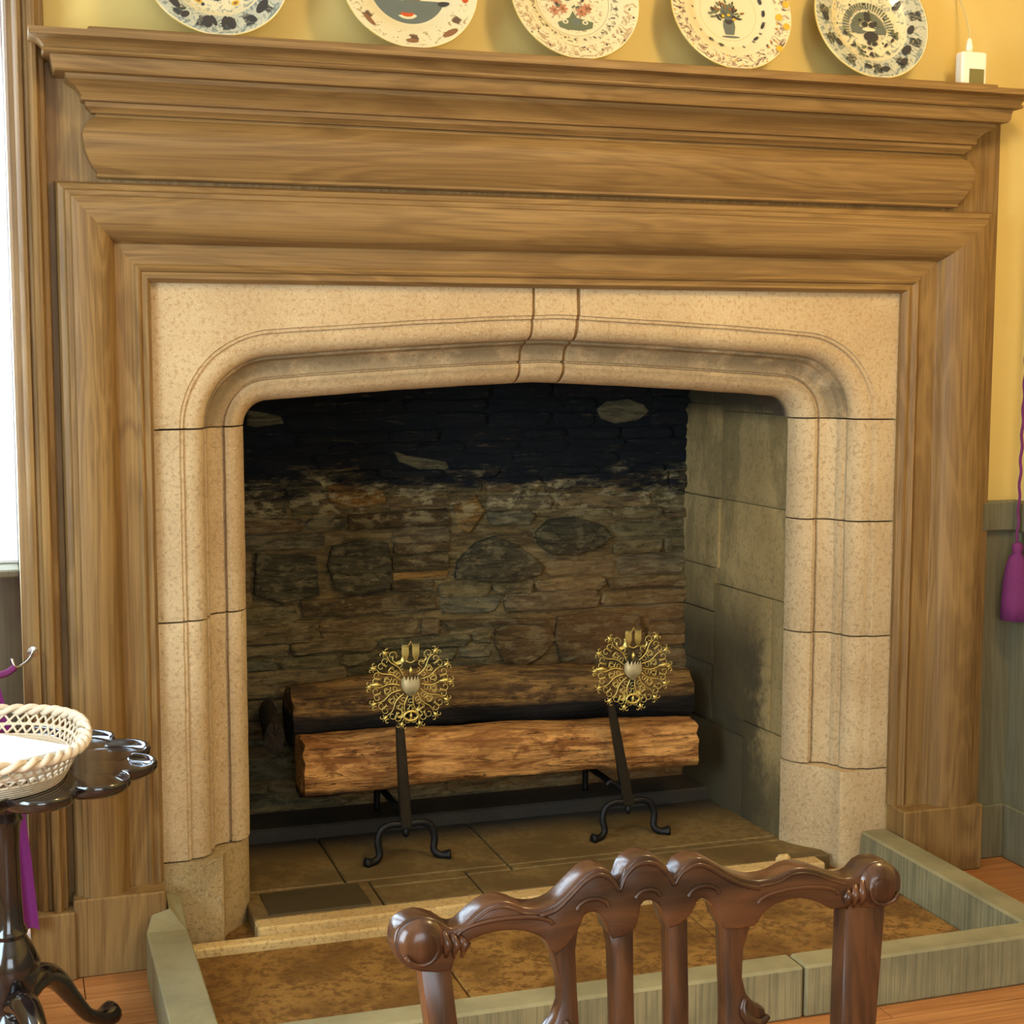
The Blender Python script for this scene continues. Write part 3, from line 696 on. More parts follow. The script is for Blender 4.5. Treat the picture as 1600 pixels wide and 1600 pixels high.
# ------------------------------------------------------------------ chargers on the mantel
GLAZE = (212, 200, 162)
def plate_mat(name, kind):
    M = Mat(name, .18, .5); M.obj_coords()
    s = M.sep(); x, y = s[0], s[1]
    r = M.math('SQRT', M.math('ADD', M.math('MULTIPLY', x, x), M.math('MULTIPLY', y, y)))
    th = M.math('ARCTAN2', y, x)
    base = rgb(*GLAZE); c = base
    def ring(a, b, e=.0015): return M.math('MULTIPLY', M.f(r, a, a + e), M.math('SUBTRACT', 1.0, M.f(r, b - e, b)))
    vor = M.n('ShaderNodeTexVoronoi'); vor.inputs['Scale'].default_value = {'blue': 34, 'scene': 44, 'garden': 60, 'vase': 52, 'peacock': 42}[kind]; M.L(M.co, vor.inputs['Vector'])
    vor2 = M.n('ShaderNodeTexVoronoi', feature='DISTANCE_TO_EDGE'); vor2.inputs['Scale'].default_value = 48; M.L(M.co, vor2.inputs['Vector'])
    sw = M.noise(38, None, 3, .6, 2.5)
    if kind in ('blue', 'peacock'):
        dk, md, lt = rgb(52, 58, 58), rgb(120, 130, 126), rgb(168, 172, 158)
        rim = ring(.112, .165)
        c = M.mix(M.math('MULTIPLY', rim, .85), c, lt)
        blot = M.math('MULTIPLY', M.f(sw, .52, .56), rim); c = M.mix(blot, c, md)
        n12 = M.math('SINE', M.math('MULTIPLY', th, 16 if kind == 'blue' else 11))
        lob = M.math('MULTIPLY', M.f(M.math('ADD', n12, M.math('MULTIPLY', sw, 1.2)), 1.05, 1.2), ring(.118, .158, .008)); c = M.mix(lob, c, dk)
        line = M.math('MULTIPLY', M.math('SUBTRACT', 1.0, M.f(M.math('ABSOLUTE', M.math('SUBTRACT', sw, .47)), .004, .012)), rim); c = M.mix(line, c, base)
        inn = ring(.02, .108); sm = M.noise(60, None, 3, .6, 1.5)
        c = M.mix(M.math('MULTIPLY', M.math('MULTIPLY', M.f(sm, .54, .58), inn), .8), c, md)
        sp = M.math('MULTIPLY', M.math('SUBTRACT', 1.0, M.f(vor.outputs['Distance'], .12, .2)), inn); c = M.mix(sp, c, dk)
    elif kind == 'scene':
        rim = ring(.118, .163, .004); sp = M.math('MULTIPLY', M.f(sw, .58, .62), rim); c = M.mix(M.math('MULTIPLY', sp, .75), c, rgb(140, 108, 62))
        bl = M.math('MULTIPLY', M.f(M.math('ADD', M.math('SINE', M.math('MULTIPLY', th, 7)), M.math('MULTIPLY', sw, .6)), 1.15, 1.22), ring(.126, .152, .006)); c = M.mix(bl, c, rgb(96, 72, 52))
    elif kind == 'garden':
        rim = ring(.128, .166, .003); c = M.mix(M.math('MULTIPLY', M.math('MULTIPLY', M.f(sw, .50, .54), rim), .7), c, rgb(150, 116, 78))
        c = M.mix(M.math('MULTIPLY', M.math('SUBTRACT', 1.0, M.f(vor.outputs['Distance'], .14, .24)), rim), c, rgb(84, 62, 58))
        r2 = ring(.100, .122, .002); c = M.mix(M.math('MULTIPLY', M.math('MULTIPLY', M.f(sw, .53, .57), r2), .8), c, rgb(112, 98, 66))
        n_ = M.math('SINE', M.math('MULTIPLY', th, 26)); c = M.mix(M.math('MULTIPLY', M.math('MULTIPLY', M.f(n_, .72, .9), ring(.104, .116, .003)), .9), c, rgb(78, 66, 56))
        c = M.mix(M.math('MULTIPLY', ring(.094, .097, .001), .6), c, rgb(130, 120, 84))
        inn = M.math('SUBTRACT', 1.0, M.f(r, .085, .09)); c = M.mix(M.math('MULTIPLY', M.math('MULTIPLY', M.f(M.noise(70, None, 3, .6, 1.5), .56, .6), inn), .7), c, rgb(128, 90, 74))
    else:
        c = M.mix(M.math('MULTIPLY', ring(.0775, .0795, .0008), .7), c, rgb(150, 136, 84))
        n_ = M.math('SINE', M.math('MULTIPLY', th, 19)); c = M.mix(M.math('MULTIPLY', M.math('MULTIPLY', M.f(M.math('ADD', n_, M.math('MULTIPLY', sw, .8)), 1.2, 1.3), ring(.094, .106, .004)), .9), c, rgb(84, 72, 64))
        rim = ring(.126, .167, .004); c = M.mix(M.math('MULTIPLY', M.math('MULTIPLY', M.f(sw, .50, .53), rim), .75), c, rgb(140, 108, 92))
        c = M.mix(M.math('MULTIPLY', M.math('SUBTRACT', 1.0, M.f(vor.outputs['Distance'], .12, .2)), rim), c, rgb(196, 142, 44))
        c = M.mix(M.math('MULTIPLY', M.math('MULTIPLY', M.f(sw, .6, .63), rim), .9), c, rgb(74, 56, 56))
    edge = M.f(r, .1665, .1678); c = M.mix(edge, c, rgb(196, 168, 84))
    M.col(c); M.b.inputs['Coat Weight'].default_value = .5; M.b.inputs['Coat Roughness'].default_value = .1; return M.m
def ell(cx, cy, a, b, rot=0, n=12, z=.0):
    return [(cx + a * math.cos(t) * math.cos(rot) - b * math.sin(t) * math.sin(rot), cy + a * math.cos(t) * math.sin(rot) + b * math.sin(t) * math.cos(rot)) for t in [2 * math.pi * i / n for i in range(n)]]
PC = {c: plain('glaze_' + c, v, .2, .5, var=.1) for c, v in dict(dark=rgb(58, 56, 56), slate=rgb(98, 104, 96), red=rgb(190, 78, 34), cream=rgb(216, 204, 164), green=rgb(98, 104, 78), brown=rgb(132, 92, 60), gold=rgb(208, 164, 52), rose=rgb(186, 122, 88)).items()}
PL = ['dark', 'slate', 'red', 'cream', 'green', 'brown', 'gold', 'rose']
def motifs(kind):
    out = []; a = out.append; rr = random.Random(hash(kind) % 1000 if False else len(kind) * 7)
    if kind == 'blue':
        a(('dark', ell(0, -.052, .021, .018))); a(('slate', ell(0, -.05, .010, .014)))
        for s in (-1, 1):
            a(('gold', ell(s * .042, -.072, .010, .006, s * .5))); a(('brown', ell(s * .042, -.072, .005, .003, s * .5)))
            a(('dark', ell(s * .026, -.132, .012, .018, s * .15))); a(('dark', ell(s * .076, -.118, .012, .008, s * -.7))); a(('dark', ell(s * .10, -.085, .022, .010, s * 1.0)))
            a(('dark', ell(s * .012, -.128, .006, .016, s * -.3)))
        a(('dark', ell(.0, .03, .03, .02))); a(('slate', ell(.0, .07, .05, .02)))
    if kind == 'scene':
        lake = [(.094 * math.cos(t), .094 * math.sin(t)) for t in [R(200 + 140 * i / 20) for i in range(21)]]
        a(('slate', lake)); a(('cream', ell(-.006, -.066, .026, .016))); a(('red', ell(-.006, -.066, .017, .010)))
        for i, (x, y) in enumerate(((.045, -.012), (.066, -.012), (.055, .006), (.02, .03))): a(('red', ell(x, y, .013, .012)))
        a(('brown', [(-.03, .03), (-.022, -.04), (.0, -.048), (.03, -.03), (.025, .03)]))
        a(('cream', ell(-.004, -.028, .006, .006))); a(('cream', ell(.006, -.014, .005, .005)))
        for i in range(8): a(('cream', [(-.083 + i * .009, -.034), (-.076 + i * .009, -.034), (-.076 + i * .009, -.004 + .003 * (i % 2)), (-.083 + i * .009, -.004)]))
        a(('brown', ell(.09, -.122, .022, .008, .5))); a(('brown', ell(-.105, -.10, .020, .006, -.85))); a(('red', ell(.135, -.03, .008, .011))); a(('brown', ell(-.005, -.148, .016, .006)))
        a(('dark', ell(.085, -.038, .014, .007))); a(('green', ell(.0, .07, .06, .02)))
    if kind == 'garden':
        a(('green', [(-.045, -.062), (-.012, -.046), (-.002, -.028), (.006, -.046), (.05, -.056), (.046, -.072), (.02, -.080), (-.02, -.080), (-.04, -.074)]))
        for x in (-.024, .028): a(('cream', ell(x, -.058, .008, .006))); a(('slate', ell(x, -.058, .004, .003)))
        a(('slate', ell(.004, -.058, .010, .010)))
        for x, y in ((-.05, -.03), (-.028, -.024), (-.045, .0), (.035, -.02), (.02, -.03)):
            for k_ in range(7): a(('rose', ell(x + .009 * math.cos(k_ * .9), y + .009 * math.sin(k_ * .9), .006, .003, k_ * .9, 7)))
            a(('brown', ell(x, y, .004, .004, 0, 7)))
        for k_ in range(26): a((rr.choice(['green', 'brown', 'dark']), ell(rr.uniform(-.07, .07), rr.uniform(-.02, .07), .006, .003, rr.uniform(0, 3), 7)))
    if kind == 'vase':
        a(('slate', [(-.014, -.062), (.010, -.062), (.016, -.040), (.014, -.022), (-.016, -.022), (-.018, -.040)])); a(('slate', ell(0, -.068, .026, .003))); a(('dark', ell(-.001, -.024, .011, .010)))
        a(('slate', ell(-.002, .0, .02, .022)))
        for k_ in range(46):
            an = rr.uniform(.1, 3.05); q = rr.uniform(.015, .058); a((rr.choice(['green', 'dark', 'green', 'brown']), ell(q * math.cos(an) * .95, -.024 + q * math.sin(an) * 1.0, .007, .003, an + rr.uniform(-.6, .6), 8)))
        for x, y in ((-.016, -.012), (.0, -.008), (.014, -.02)): a(('gold', ell(x, y, .005, .004, 0, 8)))
        for x, y in ((.098, -.015), (.114, -.042), (.085, -.105), (.120, .02)): a(('gold', ell(x + .035, y, .009, .010))); 
        for t in (-.35, .0, .35, -2.2, -1.9, -.8): a(('dark', ell(.098 * math.cos(t), .098 * math.sin(t), .009, .004, t + 1.5, 8)))
    if kind == 'peacock':
        for k_ in range(31):
            an = R(-10 + 200 * k_ / 30)
            for q0, q1 in ((.028, .052), (.058, .078)):
                c_, s_ = math.cos(an), math.sin(an); w = .0026
                a(('slate' if k_ % 2 else 'green', [(q0 * c_ - w * s_ * .6, -.02 + q0 * s_ + w * c_ * .6), (q1 * c_ - w * s_, -.02 + q1 * s_ + w * c_), (q1 * c_ + w * s_, -.02 + q1 * s_ - w * c_), (q0 * c_ + w * s_ * .6, -.02 + q0 * s_ - w * c_ * .6)]))
        a(('slate', ell(-.028, -.022, .022, .010))); a(('slate', ell(.032, -.022, .022, .010)))
        for x, y, q in ((-.010, -.005, .010), (.012, -.006, .010), (.0, .010, .010), (.0, .022, .010), (.022, .0, .006), (-.024, .006, .005)): a(('dark', ell(x, y, q, q * .8)))
        a(('cream', ell(.0, -.020, .020, .005))); a(('dark', ell(.004, -.040, .022, .015))); a(('dark', ell(-.004, -.058, .006, .006))); a(('dark', ell(.012, -.060, .008, .006)))
        for k_ in range(22): an = rr.uniform(3.3, 6.1); q = rr.uniform(.065, .10); a((rr.choice(['green', 'dark']), ell(q * math.cos(an), q * math.sin(an), .008, .004, rr.uniform(0, 3), 8)))
        for x, y, q in ((.118, -.02, .014), (.09, .05, .014), (.095, -.08, .018), (.02, -.14, .014), (-.03, -.135, .012), (-.105, -.07, .013), (-.135, .0, .014), (.08, -.115, .014)): a(('dark', ell(x, y, q, q * .6, x * 9, 9)))
    return out
def plate_z(r):   # surface height of the plate above its foot, used for the painted motifs
    pts = [(0, .010), (.095, .011), (.112, .022), (.13, .028), (.168, .036)]
    for (a, za), (b, zb) in zip(pts[:-1], pts[1:]):
        if r <= b: return za + (zb - za) * (r - a) / (b - a)
    return .036
def plate(kind, x, label, lean=17, spin=0):
    t = thing('charger_plate', label, 'plate', (0, 0, 0), 0, 'painted chargers on the mantel shelf')
    SEG = 64; sc = [1 + (.006 * math.cos(k_ * 2 * math.pi / SEG * 8) if kind == 'garden' else 0) for k_ in range(SEG)]
    prof = [(.055, .0), (.085, .0), (.088, .004), (.10, .010), (.118, .020), (.166, .031), (.1695, .034), (.169, .0365), (.166, .0362), (.13, .028), (.112, .022), (.10, .013), (.09, .0108), (.05, .010)]
    V, F = lathe(prof, SEG)
    body = mesh('plate_body', V, F, plate_mat('glazed_' + kind, kind), t, smooth=True)
    bm = bmesh.new(); base = .0007
    for i, (c, poly) in enumerate(motifs(kind)):
        if len(poly) < 3: continue
        cx_ = sum(p[0] for p in poly) / len(poly); cy_ = sum(p[1] for p in poly) / len(poly)
        dz = base + .00004 * i
        cv = bm.verts.new((cx_, cy_, plate_z(math.hypot(cx_, cy_)) + dz)); vv = [bm.verts.new((p[0], p[1], plate_z(math.hypot(*p)) + dz)) for p in poly]
        for k_ in range(len(vv)):
            try:
                f = bm.faces.new((cv, vv[k_], vv[(k_ + 1) % len(vv)])); f.material_index = PL.index(c)
            except ValueError: pass
    for f in bm.faces:
        f.normal_update()
        if f.normal.z < 0: f.normal_flip()
    mo = bm_obj('painted_decoration', bm, [PC[c] for c in PL], t); mo['kind'] = 'stuff'
    # stand it up: local z -> towards the room, leaning back
    rot = Matrix.Rotation(R(90 - lean), 4, 'X')
    T = Matrix.Translation((x, -.128 + .168 * math.sin(R(lean)), 2.1800 + .170 * math.cos(R(lean)) - .0)) @ rot @ Matrix.Rotation(spin, 4, 'Z') @ Matrix.Translation((0, 0, -.034))
    t.matrix_basis = T
    for o in (body, mo): o.matrix_parent_inverse = Matrix.Identity(4)
    return t
plate('blue', .497, 'leftmost charger, grey-blue and cream with dark leafy border, on the mantel shelf')
plate('scene', .952, 'second charger from the left, with a blue lake scene and red flowers')
plate('garden', 1.372, 'middle charger, cream with a small garden scene and fine patterned border')
plate('vase', 1.797, 'fourth charger from the left, plain cream with a small vase of flowers in its centre')
plate('peacock', 2.204, 'rightmost charger, densely painted dark grey-blue fan of feathers')

# little white monitor on the shelf
sm = thing('white_sensor', 'small white plastic monitor box with a grey window at the right end of the shelf', 'sensor', (2.49, -.11, 2.1792))
V, F = boxdata(2.452, 2.530, -.128, -.092, 2.1792, 2.268); mesh('sensor_case', V, F, WHITEP, sm, bevel=.008, seg=3)
box('display_window', 2.474, 2.518, -.1305, -.128, 2.183, 2.222, GREYP, sm, label='grey-green display window')
V, F = lathe([(.009, 0), (.010, .012), (.007, .03), (.004, .036)], 12, (2.484, -.11, 2.268)); mesh('cable_boot', V, F, WHITEP, sm, smooth=True)
CABLE = plain('cream_cable', rgb(206, 186, 130), .6)
V, F = tube(smooth_curve([(2.484, -.11, 2.298), (2.486, -.105, 2.325), (2.494, -.07, 2.38), (2.505, -.02, 2.45), (2.508, -.006, 2.60), (2.508, -.005, 2.95)], 6), .0028, 6); mesh('cable', V, F, CABLE, sm, smooth=True)

# ------------------------------------------------------------------ logs
def log(name, x0, x1, y, z, ry, rz, mat, label, seed, bend=0.0, taper=.9, flat_bottom=0, yaw=0.0, tilt=0.0, amp=.16):
    L_ = x1 - x0; n = 30; seg = 22; V = []; F = []; rnd = random.Random(seed); off = rnd.uniform(0, 50)
    def rad(u, a):
        q = noise.noise(Vector((u * 2.2 * L_ * 2, math.cos(a) * 1.3 + off, math.sin(a) * 1.3))) * amp + noise.noise(Vector((u * L_ * 14, math.cos(a) * 3 + off, math.sin(a) * 3))) * amp * .35
        return 1 + q
    for i in range(n + 1):
        u = i / n; t = 1 - (1 - taper) * u
        for k_ in range(seg):
            a = 2 * math.pi * k_ / seg; r = rad(u, a) * t
            ca, sa = math.cos(a), math.sin(a); m_ = max(abs(ca), abs(sa)); sq = .55 + .45 / m_ * .95 if flat_bottom else 1
            V.append(((u - .5) * L_ + (noise.noise(Vector((ca * 4, sa * 4, off))) * .012 if i in (0, n) else 0), ca * ry * r * sq, sa * rz * r * sq + bend * math.sin(math.pi * u)))
    for i in range(n):
        for k_ in range(seg): F.append((i * seg + k_, i * seg + (k_ + 1) % seg, (i + 1) * seg + (k_ + 1) % seg, (i + 1) * seg + k_))
    c0 = len(V); V.append((-L_ / 2 - .004, 0, 0)); V.append((L_ / 2 + .004, 0, 0))
    for k_ in range(seg): F.append((c0, (k_ + 1) % seg, k_)); F.append((c0 + 1, n * seg + k_, n * seg + (k_ + 1) % seg))
    o = mesh(name, V, F, mat, None, autosmooth=R(50)); o.location = ((x0 + x1) / 2, y, z); o.rotation_euler = (0, tilt, yaw); tag(o, label, 'log', 'logs on the firedogs'); return o
log('split_log', .765, 1.968, .475, .297, .080, .086, LOG_A, 'long orange-brown split log lying across the front of the firedogs', 3, 0.012, .84, 1, yaw=.00, tilt=R(1.2), amp=.13)
log('bark_log', .765, 2.03, .655, .402, .090, .092, LOG_B, 'dark barky log charred underneath, lying behind the orange log', 9, .035, .85, 0, yaw=.0, tilt=R(0.8), amp=.20)
o = log('log_stub', .0, .30, .56, .400, .028, .046, LOG_C, 'small black charred log end at the far left of the log pile', 21, 0, .95, 0, amp=.10)
o.rotation_euler = (0, 0, R(84)); o.location = (.706, .60, .4005)

# ------------------------------------------------------------------ andirons with pierced brass discs
def spiral(cx, cz, r, a0, turns, sgn, n=14, shrink=.25):
    pts = []
    for i in range(n + 1):
        t = i / n; rr_ = r * (1 - (1 - shrink) * t); a = a0 + sgn * turns * 2 * math.pi * t; pts.append((cx + rr_ * math.cos(a), 0, cz + rr_ * math.sin(a)))
    return pts
def disc_mesh():
    parts = []
    RD = .108
    def add(pts, r): parts.append(tube(pts, [q * .8 for q in r] if isinstance(r, list) else r * .8, 5))
    stems = 14
    for k_ in range(stems):
        a = 2 * math.pi * (k_ + .5) / stems + math.pi / 2; c, s = math.cos(a), math.sin(a)
        if abs(((a - math.pi / 2 + math.pi) % (2 * math.pi)) - math.pi) < .30: continue
        add(smooth_curve([(c * .026, 0, s * .026), (c * .05 + s * .004, 0, s * .05 - c * .004), (c * .074 - s * .003, 0, s * .074 + c * .003), (c * .088, 0, s * .088)], 4), [.0022 - .0009 * i / 12 for i in range(13)])
        for sg in (-1, 1):
            # inner pair of scrolls
            b = a + sg * .16; add(spiral(.058 * math.cos(b), .058 * math.sin(b), .0105, a + math.pi + sg * .6, .95, -sg), .0011); add(spiral(.040 * math.cos(a + sg * .2), .040 * math.sin(a + sg * .2), .0065, a + math.pi, .7, sg), .0010)
            b = a + sg * .125; add(spiral(.083 * math.cos(b), .083 * math.sin(b), .0115, a + math.pi - sg * .2, 1.0, -sg), .0012)
            b = a + sg * .09; add(spiral(.101 * math.cos(b), .101 * math.sin(b), .0066, a + math.pi, .8, sg), .0012)
        # leaf tip
        lf = [(c * .088, 0, s * .088), (c * .094 + s * .004, .001, s * .094 - c * .004), (c * .108, 0, s * .108), (c * .094 - s * .004, .001, s * .094 + c * .004)]
        n0 = [(x, -.001, z_) for x, y, z_ in lf] + [(x, .001, z_) for x, y, z_ in lf]
        parts.append((n0, [(0, 1, 2, 3), (7, 6, 5, 4), (0, 4, 5, 1), (1, 5, 6, 2), (2, 6, 7, 3), (3, 7, 4, 0)]))
    return join(parts)
def tulip(cx, cz, w, h, y0, depth):
    """fluted half-cup with a toothed top"""
    V = []; F = []; nu, nv = 22, 6
    for j in range(nv + 1):
        t = j / nv
        for i in range(nu + 1):
            u = -1 + 2 * i / nu; ww = w * (math.sin(min(1, t * 1.5 + .12) * math.pi / 2)) * (1 - .06 * t)
            zz = cz + h * t + (h * .16 * (1 if i % 4 == 2 else (-.6 if i % 4 == 0 else 0)) if j == nv else 0) - (h * .06 * (1 - u * u) if t == 0 else 0)
            yy_ = y0 - depth * math.sqrt(max(0, 1 - u * u)) * math.sin(min(1, t * 1.6 + .1) * math.pi / 2) - .0022 * math.cos(i * math.pi)
            V.append((cx + ww * u, yy_, zz))
    W = nu + 1
    for j in range(nv):
        for i in range(nu): F.append((j * W + i, j * W + i + 1, (j + 1) * W + i + 1, (j + 1) * W + i))
    n0 = len(V); V += [(x, y + .0016, z_) for x, y, z_ in V]; F += [tuple(n0 + q for q in f[::-1]) for f in F]
    return V, F
DM = disc_mesh(); DM = ([(x * 1.19, y * 1.1, z_ * 1.19) for x, y, z_ in DM[0]], DM[1])
def andiron(x, y, tilt, label):
    t = thing('andiron', label, 'andiron', (x, y, .05), 0, 'pair of andirons')
    Z0 = .05; foot = []
    def W(p): return (p[0] + x, p[1] + y, p[2] + Z0)
    # arched front feet
    for sg in (-1, 1):
        pts = smooth_curve([(0, 0, .100), (sg * .040, 0, .104), (sg * .070, 0, .092), (sg * .082, -.004, .060), (sg * .078, -.010, .025), (sg * .094, -.018, .010), (sg * .124, -.026, .008)], 5)
        V, F = tube([W(p) for p in pts], [.0105] * (len(pts) - 5) + [.011, .013, .016, .018, .014], 8, flat=(1, .8))
        V = [(a, b, max(c, Z0 + .0003)) for a, b, c in V]
        mesh('front_foot', V, F, IRON, t, smooth=True)
    V, F = lathe([(.004, -.03), (.010, -.022), (.011, -.012), (.006, -.004), (.008, .004)], 12, W((0, 0, .095))); mesh('drop_knob', V, F, IRON, t, smooth=True)
    # upright bar, tapering and leaning
    H_ = .40; tl = math.tan(tilt); V = []
    for z_, w, d in ((.092, .016, .010), (.13, .0165, .009), (.30, .014, .008), (H_, .011, .007)):
        cx_ = tl * (z_ - .1); V += [W((cx_ - w, -d, z_)), W((cx_ + w, -d, z_)), W((cx_ + w, d, z_)), W((cx_ - w, d, z_))]
    F = [(0, 1, 2, 3)[::-1], (12, 13, 14, 15)]
    for i in range(3):
        for k_ in range(4): F.append((4 * i + k_, 4 * i + (k_ + 1) % 4, 4 * i + 4 + (k_ + 1) % 4, 4 * i + 4 + k_))
    mesh('upright', V, F, IRON_BAR, t, bevel=.003)
    for sg in (-1, 1):
        pts = smooth_curve([(sg * .006, .0, .115), (sg * .030, .0, .150), (sg * .058, .0, .168), (sg * .068, 0, .158)], 5)
        V, F = tube([W(p) for p in pts], .006, 7)
        if sg < 0 and x > 1.4: mesh('side_scroll', V, F, IRON, t, smooth=True)
    # billet bar running back, with its rear leg
    pts = smooth_curve([(0, .004, .118), (0, .12, .122), (0, .30, .122), (0, .345, .116), (0, .352, .08), (0, .352, .040)], 4)
    V, F = tube([W(p) for p in pts], .010, 8); mesh('billet_bar', V, F, IRON, t, smooth=True)
    # disc
    cxd = tl * (.505 - .1) * .35 + (.018 if x < 1.4 else .028); dcz = .505
    dz = mesh('pierced_disc', [W((a + cxd, b - .022, c + dcz)) for a, b, c in DM[0]], DM[1], BRASS, t, smooth=True, label='pierced brass foliage disc')
    for (tx, tz, w, h, dp, nm) in ((0, -.030, .0275, .050, .024, 'centre_flower'), (0, .066, .0225, .042, .006, 'crown_flower')):
        if nm == 'crown_flower':
            q = []
            for sg in (-1, 1):
                V, F = tulip(cxd + sg * .0150, dcz + tz, .0105, h, -.022, dp); q.append((V, F))
            q.append(tube([(cxd + (-.013 + .026 * i / 8), -.024, dcz + tz + .002 - .006 * math.sin(math.pi * i / 8)) for i in range(9)], .0018, 5))
            q.append(tube([(cxd - .007, -.024, dcz + tz + .040), (cxd, -.026, dcz + tz + .056), (cxd + .007, -.024, dcz + tz + .040)], .0016, 5))
            V, F = join(q)
        else: V, F = tulip(cxd + tx, dcz + tz, w, h, -.022, dp)
        c = mesh(nm, [W(v) for v in V], F, BRASS_P if nm == 'centre_flower' else BRASS, dz, smooth=True); c.matrix_parent_inverse = t.matrix_basis.inverted() @ Matrix.Identity(4)
        c.matrix_parent_inverse = (t.matrix_basis @ dz.matrix_parent_inverse).inverted()
    q = [tube([(cxd, -.024, dcz + .024), (cxd, -.025, dcz + .040), (cxd, -.024, dcz + .050)], [.0015, .006, .0015], 7)]
    ringp = [(cxd + .020 * math.cos(a), -.025, dcz - .088 + .013 * math.sin(a)) for a in [2 * math.pi * i / 24 for i in range(24)]]
    q.append(tube(ringp, .0035, 6, closed=True)); q.append(tube([(cxd, -.025, dcz - .098), (cxd, -.026, dcz - .088), (cxd, -.025, dcz - .077)], [.001, .0045, .001], 7))
    for sg in (-1, 1):
        q.append(tube(spiral(cxd + sg * .036, dcz + .075, .020, R(90) + sg * R(60), .62, sg, 16, .55), .0016, 6))
        q.append(tube(spiral(cxd + sg * .030, dcz - .084, .013, R(90), 1.0, sg, 16, .3), .0016, 6))
        q.append(tube([(cxd + sg * .08, -.023, dcz + .004), (cxd + sg * .10, -.023, dcz + .006), (cxd + sg * .116, -.022, dcz + .004)], [.002, .007, .0015], 7))
    q = [([(a, b if b else -.022, c) for a, b, c in v], f) for v, f in q]
    V, F = join(q); mesh('disc_buds', [W(v) for v in V], F, BRASS, t, smooth=True)['kind'] = 'stuff'
    V, F = tube([W((tl * .3, 0, .385)), W((cxd, -.010, dcz - .085)), W((cxd, -.018, dcz - .03))], .006, 7); mesh('disc_bracket', V, F, IRON, t, smooth=True)
    return t
andiron(1.040, .350, math.atan2(-.017, .30), 'left andiron, black iron with round pierced brass disc, standing upright')
andiron(1.716, .355, math.atan2(-.058, .30), 'right andiron, black iron with round pierced brass disc, its upright leaning left')

# ------------------------------------------------------------------ dining chair (back only is in frame)
ch = thing('dining_chair', 'carved dark mahogany dining chair with serpentine crest rail and pierced splat, before the kerb', 'chair', (.655, -2.40, 0))
CR = [(0.3615, 0.8909), (0.3707, 0.9008), (0.3878, 0.9047), (0.4066, 0.8987), (0.4179, 0.8903), (0.4295, 0.889), (0.446, 0.9009), (0.4617, 0.909), (0.4765, 0.9106), (0.4896, 0.9066), (0.5, 0.9015), (0.5163, 0.8991), (0.5344, 0.9031), (0.5531, 0.9171), (0.5682, 0.9288), (0.5838, 0.934), (0.5974, 0.9285), (0.6071, 0.9148), (0.6145, 0.9295), (0.6254, 0.9386), (0.6389, 0.9413), (0.6522, 0.9372), (0.663, 0.9273), (0.6706, 0.9149), (0.6803, 0.9263), (0.6982, 0.9327), (0.714, 0.9277), (0.7327, 0.9155), (0.7515, 0.9059), (0.7716, 0.9004), (0.7946, 0.9022), (0.8108, 0.9082), (0.826, 0.9088), (0.8427, 0.905), (0.8624, 0.8966), (0.8792, 0.8913), (0.8932, 0.8934), (0.9036, 0.9023), (0.9204, 0.9063), (0.9384, 0.901), (0.9485, 0.8885), (0.9483, 0.8727), (0.9383, 0.8595), (0.9238, 0.8539), (0.8773, 0.8604), (0.8594, 0.8595), (0.8445, 0.8682), (0.8209, 0.8756), (0.7905, 0.8726), (0.7725, 0.8614), (0.7634, 0.852), (0.7269, 0.8534), (0.7181, 0.875), (0.7101, 0.8848), (0.7042, 0.8882), (0.6964, 0.8856), (0.6872, 0.8709), (0.6624, 0.8607), (0.6553, 0.8819), (0.6475, 0.8902), (0.6386, 0.8932), (0.6309, 0.8886), (0.6238, 0.8657), (0.5975, 0.8573), (0.591, 0.8735), (0.5828, 0.8851), (0.5756, 0.8879), (0.566, 0.885), (0.5572, 0.8686), (0.5331, 0.8482), (0.5217, 0.8647), (0.5079, 0.8736), (0.4904, 0.8789), (0.4659, 0.8797), (0.4448, 0.8756), (0.4236, 0.8657), (0.4193, 0.8467), (0.386, 0.8495), (0.3688, 0.858), (0.3594, 0.8719)]
NT = 44
def CY(z_): return -2.25 + .15 * (z_ - .9)
def plate_poly(name, poly, d0, d1, mat, parent, bev=.005, seg=2, bow=0.0, **kw):
    """extrude an (x,z) outline between offsets d0..d1 in front of/behind the raked back plane"""
    bm = bmesh.new(); a = [bm.verts.new((x, CY(z_) + d0, z_)) for x, z_ in poly]; b = [bm.verts.new((x, CY(z_) + d1, z_)) for x, z_ in poly]
    n = len(poly); f0 = bm.faces.new(a); f1 = bm.faces.new(b[::-1])
    for i in range(n): bm.faces.new((a[i], a[(i + 1) % n], b[(i + 1) % n], b[i]))
    bmesh.ops.recalc_face_normals(bm, faces=bm.faces)
    if bev: bmesh.ops.bevel(bm, geom=[e for e in bm.edges if (f0 in e.link_faces or f1 in e.link_faces)], offset=bev, segments=seg, affect='EDGES', profile=.55, clamp_overlap=True)
    bmesh.ops.triangulate(bm, faces=[f for f in bm.faces if len(f.verts) > 4])
    return bm_obj(name, bm, mat, parent, autosmooth=R(38), **kw)
def sm2(pts, n=4, loop=True):
    P_ = [Vector((a, b, 0)) for a, b in pts]; out = []; m = len(P_)
    for i in range(m):
        p0, p1, p2, p3 = P_[i - 1], P_[i], P_[(i + 1) % m], P_[(i + 2) % m]
        for k_ in range(n):
            t = k_ / n; q = 0.5 * ((2 * p1) + (-p0 + p2) * t + (2 * p0 - 5 * p1 + 4 * p2 - p3) * t * t + (-p0 + 3 * p1 - 3 * p2 + p3) * t ** 3); out.append((q.x, q.y))
    return out
plate_poly('crest_rail', sm2(CR, 2), -.016, .016, MAHOG_X, ch, .0035, 3)
